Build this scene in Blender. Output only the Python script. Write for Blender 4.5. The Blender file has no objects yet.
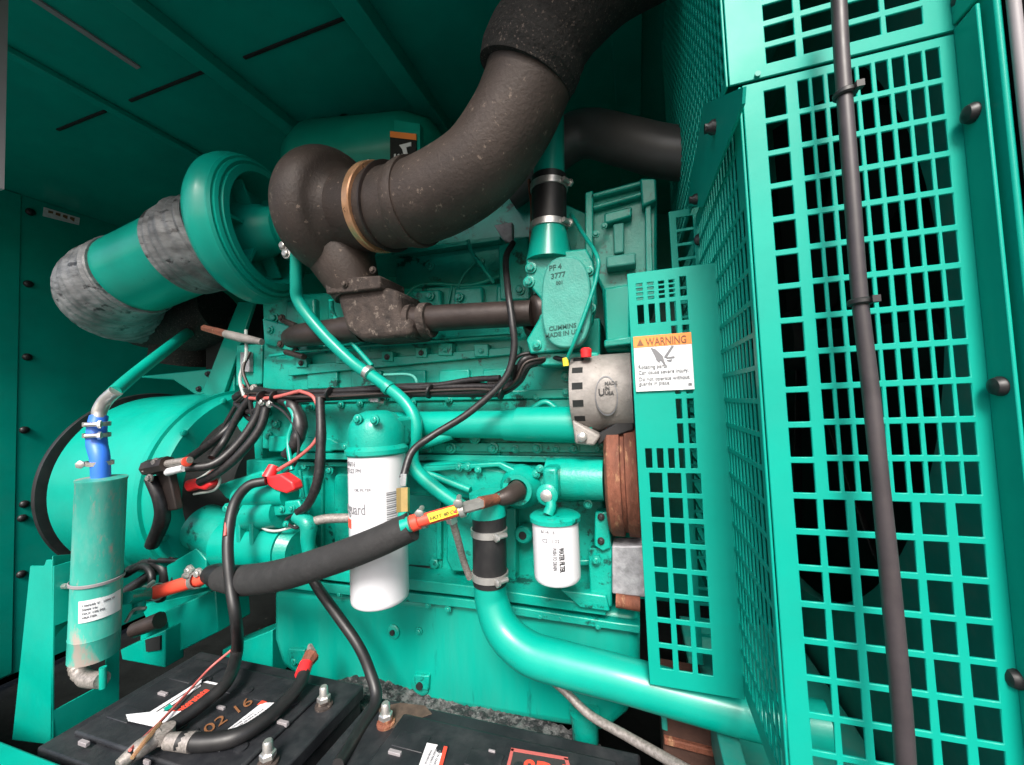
import bpy, bmesh, math, random
from mathutils import Vector, Matrix
R = math.radians
random.seed(7)
scene = bpy.context.scene
col = scene.collection

# ------------------------------------------------------------------ camera
F = 395.0                                    # focal length in pixels of a 1024 px wide frame
Xc = Vector((.953, .0529, .2983)).normalized()
Zc = Vector((-.0407, .998, -.0481)); Zc = (Zc - Zc.dot(Xc) * Xc).normalized()
Yc = Zc.cross(Xc)
TOCAM = Matrix((Xc, Yc, Zc)).transposed()    # columns: world axes seen by the camera
TOW = TOCAM.transposed()
cam = bpy.data.cameras.new('camera')
cam.sensor_width = 36; cam.lens = 36 * F / 1024
cam.clip_start = .02; cam.clip_end = 400
camo = bpy.data.objects.new('camera', cam); col.objects.link(camo)
camo.matrix_world = TOW.to_4x4()
scene.camera = camo

# ------------------------------------------------------------------ light
EXPO = 1.10
w = bpy.data.worlds.new('World'); scene.world = w; w.use_nodes = True
nt = w.node_tree; nt.nodes.clear()
sky = nt.nodes.new('ShaderNodeTexSky'); sky.sky_type = 'NISHITA'; sky.sun_disc = False
SUN_EL, SUN_AZ = R(44), R(170)               # azimuth clockwise from +Y: behind the camera
sky.sun_elevation = SUN_EL; sky.sun_rotation = SUN_AZ
sky.air_density = 1.0; sky.dust_density = 4.0; sky.ozone_density = 1.0
bg = nt.nodes.new('ShaderNodeBackground'); bg.inputs[1].default_value = .12
wo = nt.nodes.new('ShaderNodeOutputWorld')
nt.links.new(sky.outputs[0], bg.inputs[0]); nt.links.new(bg.outputs[0], wo.inputs[0])
sl = bpy.data.lights.new('sun', 'SUN'); sl.energy = 2.7; sl.angle = R(18); sl.color = (1, .97, .92)
so = bpy.data.objects.new('sun', sl); col.objects.link(so)
sd = Vector((math.sin(SUN_AZ) * math.cos(SUN_EL), math.cos(SUN_AZ) * math.cos(SUN_EL), math.sin(SUN_EL)))
so.rotation_euler = sd.to_track_quat('Z', 'Y').to_euler()
so.location = sd * 5
vs = scene.view_settings
vs.view_transform = 'Standard'; vs.look = 'None'; vs.exposure = EXPO; vs.gamma = 1
scene.cycles.max_bounces = 8; scene.cycles.diffuse_bounces = 3
scene.cycles.use_denoising = True

# ------------------------------------------------------------------ pixel -> point of the place
def ray(px, py):
    return TOW @ Vector((px - 512, 382.5 - py, -F))
def W(px, py, Y):
    d = ray(px, py); return d * (Y / d.y)
def WX(px, py, X):
    d = ray(px, py); return d * (X / d.x)
def WZ(px, py, Z):
    d = ray(px, py); return d * (Z / d.z)
def ppm(p):                                   # metres covered by one pixel at p
    return -(TOCAM @ p).z / F

# ------------------------------------------------------------------ materials
MATS = {}
def mat(name, base, rough=.5, metal=0, coat=0, var=.12, vscale=8, bump=.0, bscale=60,
        spots=None, spscale=30, spth=.62, dust=0, dustc=(.30, .30, .27), emit=0, stretch=None, spec=.5):
    m = bpy.data.materials.new(name); m.use_nodes = True
    n = m.node_tree; L = n.links; b = n.nodes['Principled BSDF']
    b.inputs['Roughness'].default_value = rough
    b.inputs['Metallic'].default_value = metal
    b.inputs['Coat Weight'].default_value = coat
    b.inputs['Coat Roughness'].default_value = .12
    b.inputs['Specular IOR Level'].default_value = spec
    tc = n.nodes.new('ShaderNodeTexCoord'); src = tc.outputs['Object']
    if stretch:
        mp = n.nodes.new('ShaderNodeMapping'); mp.inputs['Scale'].default_value = stretch
        L.new(src, mp.inputs['Vector']); src = mp.outputs['Vector']
    def noise(sc, det=6, ro=.6):
        t = n.nodes.new('ShaderNodeTexNoise'); t.inputs['Scale'].default_value = sc
        t.inputs['Detail'].default_value = det; t.inputs['Roughness'].default_value = ro
        L.new(src, t.inputs['Vector']); return t.outputs['Fac']
    def ramp(s, a, b_, ca=(0, 0, 0, 1), cb=(1, 1, 1, 1)):
        r = n.nodes.new('ShaderNodeValToRGB'); r.color_ramp.elements[0].position = a
        r.color_ramp.elements[1].position = b_; r.color_ramp.elements[0].color = ca
        r.color_ramp.elements[1].color = cb; L.new(s, r.inputs[0]); return r.outputs[0]
    def mix(f, a, b_):
        x = n.nodes.new('ShaderNodeMix'); x.data_type = 'RGBA'
        if hasattr(f, 'links'): L.new(f, x.inputs[0])
        else: x.inputs[0].default_value = f
        for s, i in ((a, 6), (b_, 7)):
            if hasattr(s, 'links'): L.new(s, x.inputs[i])
            else: x.inputs[i].default_value = (*s, 1)
        return x.outputs[2]
    lo = tuple(c * (1 - var) for c in base); hi = tuple(min(1, c * (1 + var)) for c in base)
    c = ramp(noise(vscale), .3, .7, (*lo, 1), (*hi, 1))
    if dust:
        c = mix(ramp(noise(vscale * 2.3, 8, .7), .45, .8, (0, 0, 0, 1), (dust, dust, dust, 1)), c, dustc)
    if spots:
        c = mix(ramp(noise(spscale, 10, .72), spth, spth + .06), c, spots)
    L.new(c, b.inputs['Base Color'])
    rr = n.nodes.new('ShaderNodeMapRange'); L.new(noise(vscale * 3), rr.inputs[0])
    rr.inputs[3].default_value = max(.03, rough - .1); rr.inputs[4].default_value = min(1, rough + .14)
    L.new(rr.outputs[0], b.inputs['Roughness'])
    if bump:
        bm_ = n.nodes.new('ShaderNodeBump'); bm_.inputs['Strength'].default_value = bump
        bm_.inputs['Distance'].default_value = .004
        L.new(noise(bscale, 4), bm_.inputs['Height']); L.new(bm_.outputs[0], b.inputs['Normal'])
    MATS[name] = m
    return m
TEAL = (.0, .285, .218)
inkteal = mat('shaded_lettering', (.004, .075, .06), .6)  # dark tone paints in the shade that makes raised letters readable
teal = mat('teal_paint', TEAL, .33, coat=.12, var=.12, vscale=5, bump=.06, bscale=40, dust=.16, dustc=(.05, .22, .18), spec=.35, spots=(.004, .12, .10), spscale=9, spth=.66)
guardp = mat('guard_paint', TEAL, .46, coat=.04, var=.07, vscale=6, bump=.05, bscale=60, dust=.12, dustc=(.03, .20, .17), spec=.22, spots=(.002, .15, .12), spscale=14, spth=.67)
panp = mat('pan_paint', TEAL, .36, coat=.1, var=.14, vscale=6, bump=.08, bscale=60, dust=.3, dustc=(.05, .24, .20), spec=.35, spots=(.003, .16, .13), spscale=22, spth=.60, stretch=(1, 1, .12))
casting = mat('teal_casting', TEAL, .34, coat=.15, var=.22, vscale=9, bump=.22, bscale=190, dust=.22, dustc=(.07, .24, .20),
              spots=(.004, .05, .04), spscale=17, spth=.575, spec=.4)
dullteal = mat('teal_dusty', (.01, .23, .185), .5, coat=.05, var=.18, vscale=6, dust=.6, dustc=(.12, .22, .19), bump=.1)
paleteal = mat('teal_faded', (.04, .27, .22), .5, var=.12, vscale=30, bump=.25, bscale=260)
heaterp = mat('teal_worn', (.03, .33, .265), .45, var=.25, vscale=10, spots=(.30, .25, .22), spscale=8, spth=.50,
              dust=.6, dustc=(.25, .33, .30), stretch=(1, 1, .35), bump=.15)
iron = mat('heat_brown_iron', (.050, .036, .030),   .55, metal=.1, var=.4, vscale=7, bump=.3, bscale=160,
           spots=(.20, .15, .12), spscale=70, spth=.60)
ironr = mat('rough_dark_iron', (.042, .030, .025), .8, var=.5, vscale=30, bump=1, bscale=60, spots=(.15, .12, .10), spscale=50, spth=.57)
manif = mat('dark_manifold', (.04, .029, .026), .45, metal=.3, var=.3, vscale=15, bump=.2)
lag = mat('dark_lagging', (.010, .009, .008), .85, var=.4, vscale=40, bump=1, bscale=110, spots=(.13, .10, .085), spscale=210, spth=.575)
rust = mat('rusty_steel', (.17, .055, .03), .75, var=.4, vscale=14, spots=(.30, .15, .08), spscale=20, spth=.57, bump=1, bscale=45, stretch=(3, 1, 1))
rubber = mat('black_rubber', (.010, .010, .011), .45, var=.3, vscale=14, dust=.3, dustc=(.045, .042, .04))
foam = mat('foam_hose', (.015, .0145, .015), .75, var=.25, vscale=12, bump=.3, bscale=100, dust=.3, dustc=(.06, .06, .06))
wire = mat('wire_sleeve', (.010, .009, .010), .42, var=.4, vscale=60, dust=.5, dustc=(.06, .05, .05))
rod = mat('grey_sleeve', (.036, .030, .033), .42, var=.25, vscale=14, dust=.4, dustc=(.08, .065, .065))
battp = mat('battery_case', (.011, .012, .015), .5, var=.3, vscale=9, dust=.6, dustc=(.05, .052, .055), bump=.15, bscale=120, spots=(.16, .15, .14), spscale=90, spth=.70)
white = mat('white_enamel', (.62, .62, .65), .3, coat=.3, var=.03, vscale=5)
paper = mat('white_label', (.62, .64, .66), .5, var=.04)
dirtyp = mat('worn_label', (.62, .62, .64), .55, var=.15, vscale=60, spots=(.25, .22, .22), spscale=140, spth=.6)
orange = mat('orange_print', (.85, .25, .05), .5, var=.05)
brown_ink = mat('faded_ink', (.20, .085, .035), .6)
grey_ink = mat('grey_ink', (.16, .16, .17), .6)
dark_ink = mat('dark_ink', (.03, .03, .03), .6)
redp = mat('red_rubber', (.70, .025, .03), .4, var=.15)
redh = mat('red_hose', (.72, .07, .04), .4, var=.15, spots=(.35, .05, .03), spth=.66)
pinkw = mat('pink_wire', (.42, .10, .09), .45)
whitew = mat('pale_wire', (.36, .40, .38), .5)
yellow = mat('yellow_tag', (.85, .62, .04), .45)
steel = mat('zinc_steel', (.50, .49, .47), .33, metal=.75, var=.2, vscale=30, bump=.1)
alu = mat('cast_aluminium', (.26, .24, .225), .55, metal=.1, var=.25, vscale=25, bump=.25, bscale=260, spots=(.12, .10, .09), spscale=40, spth=.62, dust=.4, dustc=(.12, .105, .095))
brass = mat('brass', (.62, .42, .16), .35, metal=.85, var=.15, vscale=30)
copper = mat('heat_tinted_band', (.75, .40, .22), .28, metal=.65, var=.35, vscale=16)
greyh = mat('grey_silicone', (.15, .155, .16), .45, var=.6, vscale=14, bump=.8, bscale=26, spots=(.018, .018, .02), spscale=15, spth=.56, stretch=(.8, 1.3, 2.2))
blueh = mat('blue_hose', (.03, .15, .62), .4, var=.2)
braid = mat('steel_braid', (.30, .27, .25), .5, metal=.5, var=.4, vscale=200)
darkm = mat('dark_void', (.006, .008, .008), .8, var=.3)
core_m = mat('radiator_core', (.01, .011, .011), .6, var=.4, vscale=80)
galv = mat('spangled_zinc', (.30, .30, .32), .5, metal=.2, var=.35, vscale=60, bump=.5)
grav = mat('grit', (.10, .10, .10), .6, var=.8, vscale=60, bump=1, bscale=150, spots=(.02, .02, .022), spscale=38, spth=.47)
seal = mat('grey_seal', (.24, .22, .23), .5, var=.1)
conc = mat('asphalt', (.10, .10, .10), .85, var=.2, vscale=1.5, bump=.3)
floorm = mat('dirty_floor', (.005, .006, .006), .9, spec=.15, var=.5, vscale=12, spots=(.05, .05, .045), spscale=22, spth=.64, bump=.4)

# ------------------------------------------------------------------ objects
def tag(o, label=None, cat=None, group=None, kind=None):
    if label: o['label'] = label
    if cat: o['category'] = cat
    if group: o['group'] = group
    if kind: o['kind'] = kind
    return o
def thing(name, label, cat, loc, group=None):
    o = bpy.data.objects.new(name, None); col.objects.link(o); o.location = loc
    o.empty_display_size = .05
    return tag(o, label, cat, group)
def rootloc(o):
    while o.parent: o = o.parent
    return Vector(o.location)

class MB:
    def __init__(s): s.v = []; s.f = []
    def add(s, vs_, fs):
        k = len(s.v); s.v += [Vector(v) for v in vs_]; s.f += [tuple(i + k for i in f) for f in fs]; return s
    def box(s, x0, x1, y0, y1, z0, z1):
        x0, x1 = sorted((x0, x1)); y0, y1 = sorted((y0, y1)); z0, z1 = sorted((z0, z1))
        v = [(x, y, z) for x in (x0, x1) for y in (y0, y1) for z in (z0, z1)]
        return s.add(v, [(0, 1, 3, 2), (4, 6, 7, 5), (0, 4, 5, 1), (2, 3, 7, 6), (0, 2, 6, 4), (1, 5, 7, 3)])
    def prism(s, poly, ext):
        ext = Vector(ext); n = len(poly); p = [Vector(q) for q in poly]
        nrm = Vector()
        for i in range(n): nrm += p[i].cross(p[(i + 1) % n])
        if nrm.dot(ext) > 0: p.reverse()
        v = p + [q + ext for q in p]
        f = [tuple(range(n)), tuple(range(2 * n - 1, n - 1, -1))]
        for i in range(n):
            j = (i + 1) % n; f.append((i, i + n, j + n, j))
        return s.add(v, f)
    def slab(s, pts, Y, t):                   # outline met at depth Y, thickness t away from the viewer
        return s.prism([W(a, b, Y) for a, b in pts], (0, t, 0))
    def lathe(s, o, ax, prof, n=40, caps=True):
        ax = Vector(ax).normalized(); o = Vector(o)
        u = ax.orthogonal().normalized(); v = ax.cross(u)
        vs_ = []; fs = []
        for r, h in prof:
            for i in range(n):
                a = 2 * math.pi * i / n
                vs_.append(o + ax * h + (u * math.cos(a) + v * math.sin(a)) * r)
        for k in range(len(prof) - 1):
            for i in range(n):
                j = (i + 1) % n; fs.append((k * n + i, k * n + j, (k + 1) * n + j, (k + 1) * n + i))
        if caps:
            fs.append(tuple(range(n - 1, -1, -1))); m = (len(prof) - 1) * n; fs.append(tuple(range(m, m + n)))
        return s.add(vs_, fs)
    def tube(s, pts, r, n=12, sub=6, rfun=None, cap=True, flat=None):
        P, RR = curve(pts, r, sub)
        m = len(P); vs_ = []; fs = []
        T = [(P[min(i + 1, m - 1)] - P[max(i - 1, 0)]).normalized() for i in range(m)]
        u = T[0].orthogonal().normalized(); dist = 0
        for i in range(m):
            if i: u = (u - T[i] * u.dot(T[i])).normalized(); dist += (P[i] - P[i - 1]).length
            v = T[i].cross(u); rr = RR[i] * (rfun(dist) if rfun else 1)
            for k in range(n):
                a = 2 * math.pi * k / n
                vs_.append(P[i] + (u * math.cos(a) + v * math.sin(a)) * rr)
        for i in range(m - 1):
            for k in range(n):
                j = (k + 1) % n; fs.append((i * n + k, i * n + j, (i + 1) * n + j, (i + 1) * n + k))
        if cap:
            fs.append(tuple(range(n - 1, -1, -1))); q = (m - 1) * n; fs.append(tuple(range(q, q + n)))
        return s.add(vs_, fs)
    def ball(s, c, r, sc=(1, 1, 1), n=16):
        prof = [(max(1e-4, math.sin(math.pi * i / 8)) * r, -math.cos(math.pi * i / 8) * r) for i in range(9)]
        k = len(s.v); s.lathe((0, 0, 0), (0, 0, 1), prof, n)
        for i in range(k, len(s.v)):
            q = s.v[i]; s.v[i] = Vector(c) + Vector((q.x * sc[0], q.y * sc[1], q.z * sc[2]))
        return s
    def build(s, name, material, parent=None, bev=0, ang=40, label=None, seg=2):
        o_ = rootloc(parent) if parent else Vector()
        me = bpy.data.meshes.new(name)
        me.from_pydata([tuple(v - o_) for v in s.v], [], s.f); me.validate()
        me.materials.append(material)
        bm_ = bmesh.new(); bm_.from_mesh(me); bmesh.ops.recalc_face_normals(bm_, faces=bm_.faces)
        bm_.to_mesh(me); bm_.free()
        me.polygons.foreach_set('use_smooth', [True] * len(me.polygons))
        me.set_sharp_from_angle(angle=R(ang))
        o = bpy.data.objects.new(name, me); col.objects.link(o)
        if parent: o.parent = parent
        if bev:
            b = o.modifiers.new('bevel', 'BEVEL'); b.width = bev; b.segments = seg
            b.limit_method = 'ANGLE'; b.angle_limit = R(35); b.use_clamp_overlap = True
        if label: o['label'] = label
        return o

def curve(pts, r, sub):
    P = [Vector(p) for p in pts]; m = len(P)
    Rr = list(r) if hasattr(r, '__len__') else [r] * m
    if m == 2 or sub <= 1: 
        return P, Rr
    out = []; ro = []
    for i in range(m - 1):
        p0 = P[i - 1] if i else P[0] * 2 - P[1]; p1 = P[i]; p2 = P[i + 1]
        p3 = P[i + 2] if i + 2 < m else P[-1] * 2 - P[-2]
        for k in range(sub):
            t = k / sub
            out.append(.5 * ((2 * p1) + (p2 - p0) * t + (2 * p0 - 5 * p1 + 4 * p2 - p3) * t * t + (3 * p1 - p0 - 3 * p2 + p3) * t ** 3))
            ro.append(Rr[i] * (1 - t) + Rr[i + 1] * t)
    out.append(P[-1]); ro.append(Rr[-1])
    return out, ro

def path(pl, Y=None):                          # [(px, py, Y), ...] -> points
    return [WZ(p[1], p[2], p[3]) if p[0] == 'z' else W(p[0], p[1], p[2] if len(p) > 2 else Y) for p in pl]
def ptube(pl, rpx, Y=None, mb=None, **k):      # radius in picture pixels at each point's own distance
    P = path(pl, Y)
    rr = [(rpx[i] if hasattr(rpx, '__len__') else rpx) * ppm(p) for i, p in enumerate(P)]
    if not hasattr(rpx, '__len__'): rr = [sum(rr) / len(rr)] * len(rr)
    return (mb or MB()).tube(P, rr, **k)

_bolt = {}
def bolt(px, py, Y, rpx, parent, m=None, ax=(0, -1, 0), name='bolt', nut=True):
    """a hex bolt head on its washer, standing on the plane Y; the mesh is shared"""
    m = m or casting; p = W(px, py, Y); r = rpx * ppm(p)
    key = (m.name, round(r, 3), ax, nut)
    if key not in _bolt:
        rr = max(.0015, r)
        b = MB().lathe((0, 0, 0), ax, [(rr * 1.25, -.002), (rr * 1.25, rr * .25), (rr * 1.1, rr * .3)], 20)
        b.lathe((0, 0, 0), ax, [(rr * .9, rr * .25), (rr * .9, rr * .85), (rr * .7, rr * 1.0)], 6 if nut else 16)
        o = b.build(name, m); _bolt[key] = o.data; bpy.data.objects.remove(o)
    o = bpy.data.objects.new(name, _bolt[key]); col.objects.link(o)
    o.parent = parent; o.location = p - rootloc(parent)
    return o

def plate(o, u, v, us, vs_, holes, t, mb=None):
    """a sheet with rectangular openings: us, vs_ = outer (min,max); holes = [(u0,u1,v0,v1)]"""
    mb = mb or MB(); u = Vector(u).normalized(); v = Vector(v).normalized(); n = u.cross(v).normalized() * t
    U = sorted({round(a, 5) for h in holes for a in h[:2]} | {round(us[0], 5), round(us[1], 5)})
    V = sorted({round(a, 5) for h in holes for a in h[2:]} | {round(vs_[0], 5), round(vs_[1], 5)})
    def snap(L):
        o_ = [L[0]]
        for a_ in L[1:]:
            if a_ - o_[-1] > .0011: o_.append(a_)
            elif a_ == L[-1]: o_[-1] = a_
        return o_
    U = snap(U); V = snap(V)
    solid = [[True] * (len(V) - 1) for _ in range(len(U) - 1)]
    for h in holes:
        for i in range(len(U) - 1):
            cu = (U[i] + U[i + 1]) / 2
            if h[0] < cu < h[1]:
                for j in range(len(V) - 1):
                    if h[2] < (V[j] + V[j + 1]) / 2 < h[3]: solid[i][j] = False
    o = Vector(o); idx = {}; vv = []; ff = []
    def vi(i, j, k):
        if (i, j, k) not in idx:
            idx[(i, j, k)] = len(vv); vv.append(o + u * U[i] + v * V[j] + n * k)
        return idx[(i, j, k)]
    S = lambda i, j: 0 <= i < len(U) - 1 and 0 <= j < len(V) - 1 and solid[i][j]
    for i in range(len(U) - 1):
        for j in range(len(V) - 1):
            if not solid[i][j]: continue
            ff.append((vi(i, j, 0), vi(i, j + 1, 0), vi(i + 1, j + 1, 0), vi(i + 1, j, 0)))
            ff.append((vi(i, j, 1), vi(i + 1, j, 1), vi(i + 1, j + 1, 1), vi(i, j + 1, 1)))
            if not S(i - 1, j): ff.append((vi(i, j, 0), vi(i, j, 1), vi(i, j + 1, 1), vi(i, j + 1, 0)))
            if not S(i + 1, j): ff.append((vi(i + 1, j, 0), vi(i + 1, j + 1, 0), vi(i + 1, j + 1, 1), vi(i + 1, j, 1)))
            if not S(i, j - 1): ff.append((vi(i, j, 0), vi(i + 1, j, 0), vi(i + 1, j, 1), vi(i, j, 1)))
            if not S(i, j + 1): ff.append((vi(i, j + 1, 0), vi(i, j + 1, 1), vi(i + 1, j + 1, 1), vi(i + 1, j + 1, 0)))
    return mb.add(vv, ff)

def text(body, mapf, size, name, material, parent, shear=0, bold=0, sx=1):
    """lettering: mapf(x, y, z) puts the flat letters on their surface"""
    c = bpy.data.curves.new('lettering', 'FONT'); c.body = body; c.size = size; c.shear = shear; c.offset = bold
    c.align_x = 'LEFT'; c.extrude = .0004; c.resolution_u = 3
    t = bpy.data.objects.new('t', c); col.objects.link(t)
    me = bpy.data.meshes.new_from_object(t.evaluated_get(bpy.context.evaluated_depsgraph_get()))
    bpy.data.objects.remove(t)
    b = MB(); b.add([mapf(q.co.x * sx, q.co.y, q.co.z) for q in me.vertices], [tuple(p.vertices) for p in me.polygons])
    return b.build(name, material, parent)
def flatmap(o, u, v):
    o = Vector(o); u = Vector(u).normalized(); v = Vector(v).normalized(); n = u.cross(v)
    return lambda x, y, z: o + u * x + v * y + n * (z + .0004)
def cylmap(c, r, ang, z0):                      # on a vertical can; ang = angle of the writing's start, measured from -Y towards +X
    return lambda x, y, z: Vector((c.x + (r + .0006 + z) * math.sin(ang + x / r), c.y - (r + .0006 + z) * math.cos(ang + x / r), z0 + y))
def cylpatch(c, r, a0, a1, z0, z1, t=.0006, n=14):
    b = MB(); vv = []; ff = []
    for i in range(n + 1):
        a = a0 + (a1 - a0) * i / n
        for rr in (r + t, r - .001):
            for z in (z0, z1): vv.append((c.x + rr * math.sin(a), c.y - rr * math.cos(a), z))
    for i in range(n):
        k = i * 4; q = k + 4
        ff += [(k, q, q + 1, k + 1), (k + 2, k + 3, q + 3, q + 2), (k, k + 2, q + 2, q), (k + 1, q + 1, q + 3, k + 3)]
    ff += [(0, 1, 3, 2), (n * 4, n * 4 + 2, n * 4 + 3, n * 4 + 1)]
    return b.add(vv, ff)
def clampband(p, ax, r, wd, parent, m=steel, screw=None):
    """worm drive clamp: band with its screw housing"""
    ax = Vector(ax).normalized(); p = Vector(p)
    o = MB().lathe(p - ax * wd / 2, ax, [(r + .0004, 0), (r + .003, .0005), (r + .003, wd - .0005), (r + .0004, wd)], 36, caps=False).build('clamp_band', m, parent)
    if screw is not None:
        s = Vector(screw).normalized(); s = (s - ax * s.dot(ax)).normalized(); t = ax.cross(s)
        b = MB(); q = p + s * (r + .007)
        b.tube([q - t * .011, q + t * .009], .0048, n=12); b.lathe(q + t * .009, t, [(.0085, 0), (.0085, .005), (.006, .0065)], 6)
        b.build('clamp_screw', m, parent)
    return o

# =================================================================== SETTING
g = MB().box(-9, 9, -9, .38, -1.45, -1.40).build('ground', conc); tag(g, kind='structure')
fl = MB().box(-2.6, 2.2, .42, 2.35, -1.16, -1.10).build('floor', floorm); tag(fl, kind='structure')

# ------------------------------------------------------------------ enclosure
CZ = 1.0
enc = thing('enclosure', 'dark green sheet steel enclosure with ribbed ceiling and bolted end wall around the engine', 'enclosure', (-1, 1.6, -1.1))
MB().box(-2.6, 2.2, .08, 2.35, CZ, CZ + .03).build('ceiling_panel', teal, enc)  # front part lengthened, out of view, to shade the upper engine from skylight
MB().box(-2.6, 2.2, 2.30, 2.34, -1.1, CZ).build('back_wall', teal, enc)
XL = -2.54
ew = MB().box(XL - .04, XL, .40, 2.3, -1.05, CZ - .002).build('end_wall', teal, enc)
p0 = WX(17, 400, XL)
MB().box(XL - .001, XL + .004, .40, p0.y, -1.045, CZ - .004).build('wall_seam', teal, enc, bev=.002)
MB().box(2.16, 2.2, .44, 2.3, -1.1, CZ).build('radiator_end_wall', teal, enc)
# wall below: a sill rail running back along the end wall
for (px, py) in ((30, 212), (28, 284), (27, 357), (24, 430), (24, 504), (22, 518), (21, 574)):
    p = WX(px, py, XL); r = 3.6 * ppm(p)
    MB().lathe(p, (1, 0, 0), [(r, -.002), (r, .006), (r * .7, .012), (r * .2, .014)], 14).build('bolt', rubber, enc)
# sticker on the end wall
a = WX(44, 209, XL + .003); c_ = WX(79, 218, XL + .003)
q4 = [WX(44, 207, XL + .003), WX(80, 218, XL + .003), WX(79, 225, XL + .003), WX(43, 216, XL + .003)]
st = MB().prism(q4, (-.006, 0, 0)).build('warning_sticker', dirtyp, enc)
for k in range(4):
    f0 = .12 + k * .2; A_ = q4[0].lerp(q4[1], f0); B_ = q4[3].lerp(q4[2], f0); A2 = q4[0].lerp(q4[1], f0 + .13); B2_ = q4[3].lerp(q4[2], f0 + .13)
    MB().prism([A_.lerp(B_, .2), A2.lerp(B2_, .2), A2.lerp(B2_, .45 + .1 * k), A_.lerp(B_, .5)], (.0008, 0, 0)).build('print', brown_ink, st)
# ceiling ribs running back (Y) and cross seams
def crib(px, py, px2, py2, wd, ht):
    a = WZ(px, py, CZ); b_ = WZ(px2, py2, CZ); x = (a.x + b_.x) / 2
    MB().box(x - wd / 2, x + wd / 2, .36, 2.28, CZ - ht, CZ - .0015).build('ceiling_rib', teal, enc, bev=.003)
crib(0, 50, 220, 161, .03, .02)
crib(138, 0, 300, 131, .05, .035)
crib(358, 0, 440, 120, .06, .05)
crib(620, 0, 632, 90, .08, .04)
def cseam(px, py, px2, py2):
    a = WZ(px, py, CZ); b_ = WZ(px2, py2, CZ)
    MB().box(a.x, b_.x, (a.y + b_.y) / 2 - .005, (a.y + b_.y) / 2 + .005, CZ - .006, CZ - .0015).build('seam_strip', darkm, enc, bev=.002)
cseam(130, 100, 212, 67); cseam(244, 57, 354, 13); cseam(55, 128, 108, 111)
a = WZ(38, 0, CZ); b_ = WZ(142, 66, CZ)
MB().box(a.x - .008, a.x + .008, .50, WZ(140, 66, CZ).y, CZ - .006, CZ - .001).build('door_seal_strip', seal, enc)
# header beam above the opening and the front sill
MB().box(-2.6, 2.2, .08, .13, CZ - .05, CZ - .002).build('header_beam', teal, enc, bev=.004)
sz = WZ(0, 740, -.584)
sill = MB().box(-2.6, -.83, .36, W(30, 752, sz.y).y, -.66, -.584).build('front_sill', teal, enc, bev=.004)
MB().box(-2.6, 2.2, .38, .42, -1.40, -.67).build('lower_skirt', teal, enc, bev=.004)
# far left grey rubber trim of the doorway
dtp = W(0, 186, .45)
MB().box(dtp.x - .03, W(-1, 100, .45).x, .44, .46, dtp.z, CZ - .003).build('door_trim', seal, enc)
# door post at the right with rubber seal, and dark post beyond
YG = .48
q = WX(1001, 88, .318)
post = MB().box(.3185, .3235, q.y - .002, q.y + .03, -1.1, CZ - .003).build('door_post', guardp, enc, bev=.002)
MB().tube([(.3275, q.y - .006, -1.1), (.3275, q.y - .006, CZ - .003)], .0042, n=14).build('door_seal', seal, enc)
MB().box(.3325, .3365, q.y - .012, q.y + .03, -1.1, CZ - .003).build('outer_trim', rubber, enc, bev=.003)

# =================================================================== GENERATOR
gen = thing('generator', 'big round teal generator housing with black rubber gasket ring behind the coolant heater', 'generator', (-1.45, 1.02, -1.0))
GC = Vector((0, 1.02, -.233))
MB().lathe(GC + Vector((-1.70, 0, 0)), (1, 0, 0), [(.28, 0), (.304, .012), (.306, .30), (.300, .32), (.300, .46), (.292, .48), (.24, .48)], 96).build('housing', teal, gen)
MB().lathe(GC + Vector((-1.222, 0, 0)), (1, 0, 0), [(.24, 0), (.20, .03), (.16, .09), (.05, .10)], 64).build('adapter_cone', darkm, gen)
MB().lathe(GC + Vector((-1.74, 0, 0)), (1, 0, 0), [(.26, 0), (.316, .002), (.319, .010), (.316, .020), (.28, .022)], 96).build('gasket_ring', rubber, gen)
p = W(124, 475, .705)
for k in range(18):
    a_ = R(100 + k * 14); c_ = GC + Vector((-1.70 + .482, .296 * math.cos(a_), .296 * math.sin(a_)))
    if c_.y < 1.05 and k % 2: MB().lathe(c_ - Vector((.004, 0, 0)) * 0, (1, 0, 0), [(.009, -.006), (.009, .004), (.006, .006)], 6).build('bolt', casting, gen)
MB().lathe(GC + Vector((-1.30, 0, 0)), (1, 0, 0), [(.296, 0), (.309, .002), (.309, .022), (.296, .024)], 96, caps=False).build('flange_lip', teal, gen)
# bracket arm above the housing
b = MB().slab([(132, 377), (208, 369), (234, 368), (234, 403), (218, 419), (197, 396), (173, 380)], .98, .03)
b.build('bracket_plate', teal, gen, bev=.004)
MB().slab([(238, 302), (254, 302), (221, 402), (205, 400), (203, 390)], .965, .012).build('bracket_strut', teal, gen, bev=.002)
for (x, y) in ((208, 374), (199, 389)): bolt(x, y, .978, 2.4, gen, rubber)
# end plate with rusty edge seen under the ring of the housing
MB().slab([(148, 470), (166, 440), (176, 450), (176, 545), (160, 560), (150, 530)], .83, .05).build('end_plate', manif, gen, bev=.003)

# =================================================================== ENGINE
eng = thing('diesel_engine', 'large teal painted diesel engine with dark turbocharger and white spin-on filters', 'engine', (-.5, 1.02, -.74))
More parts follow.
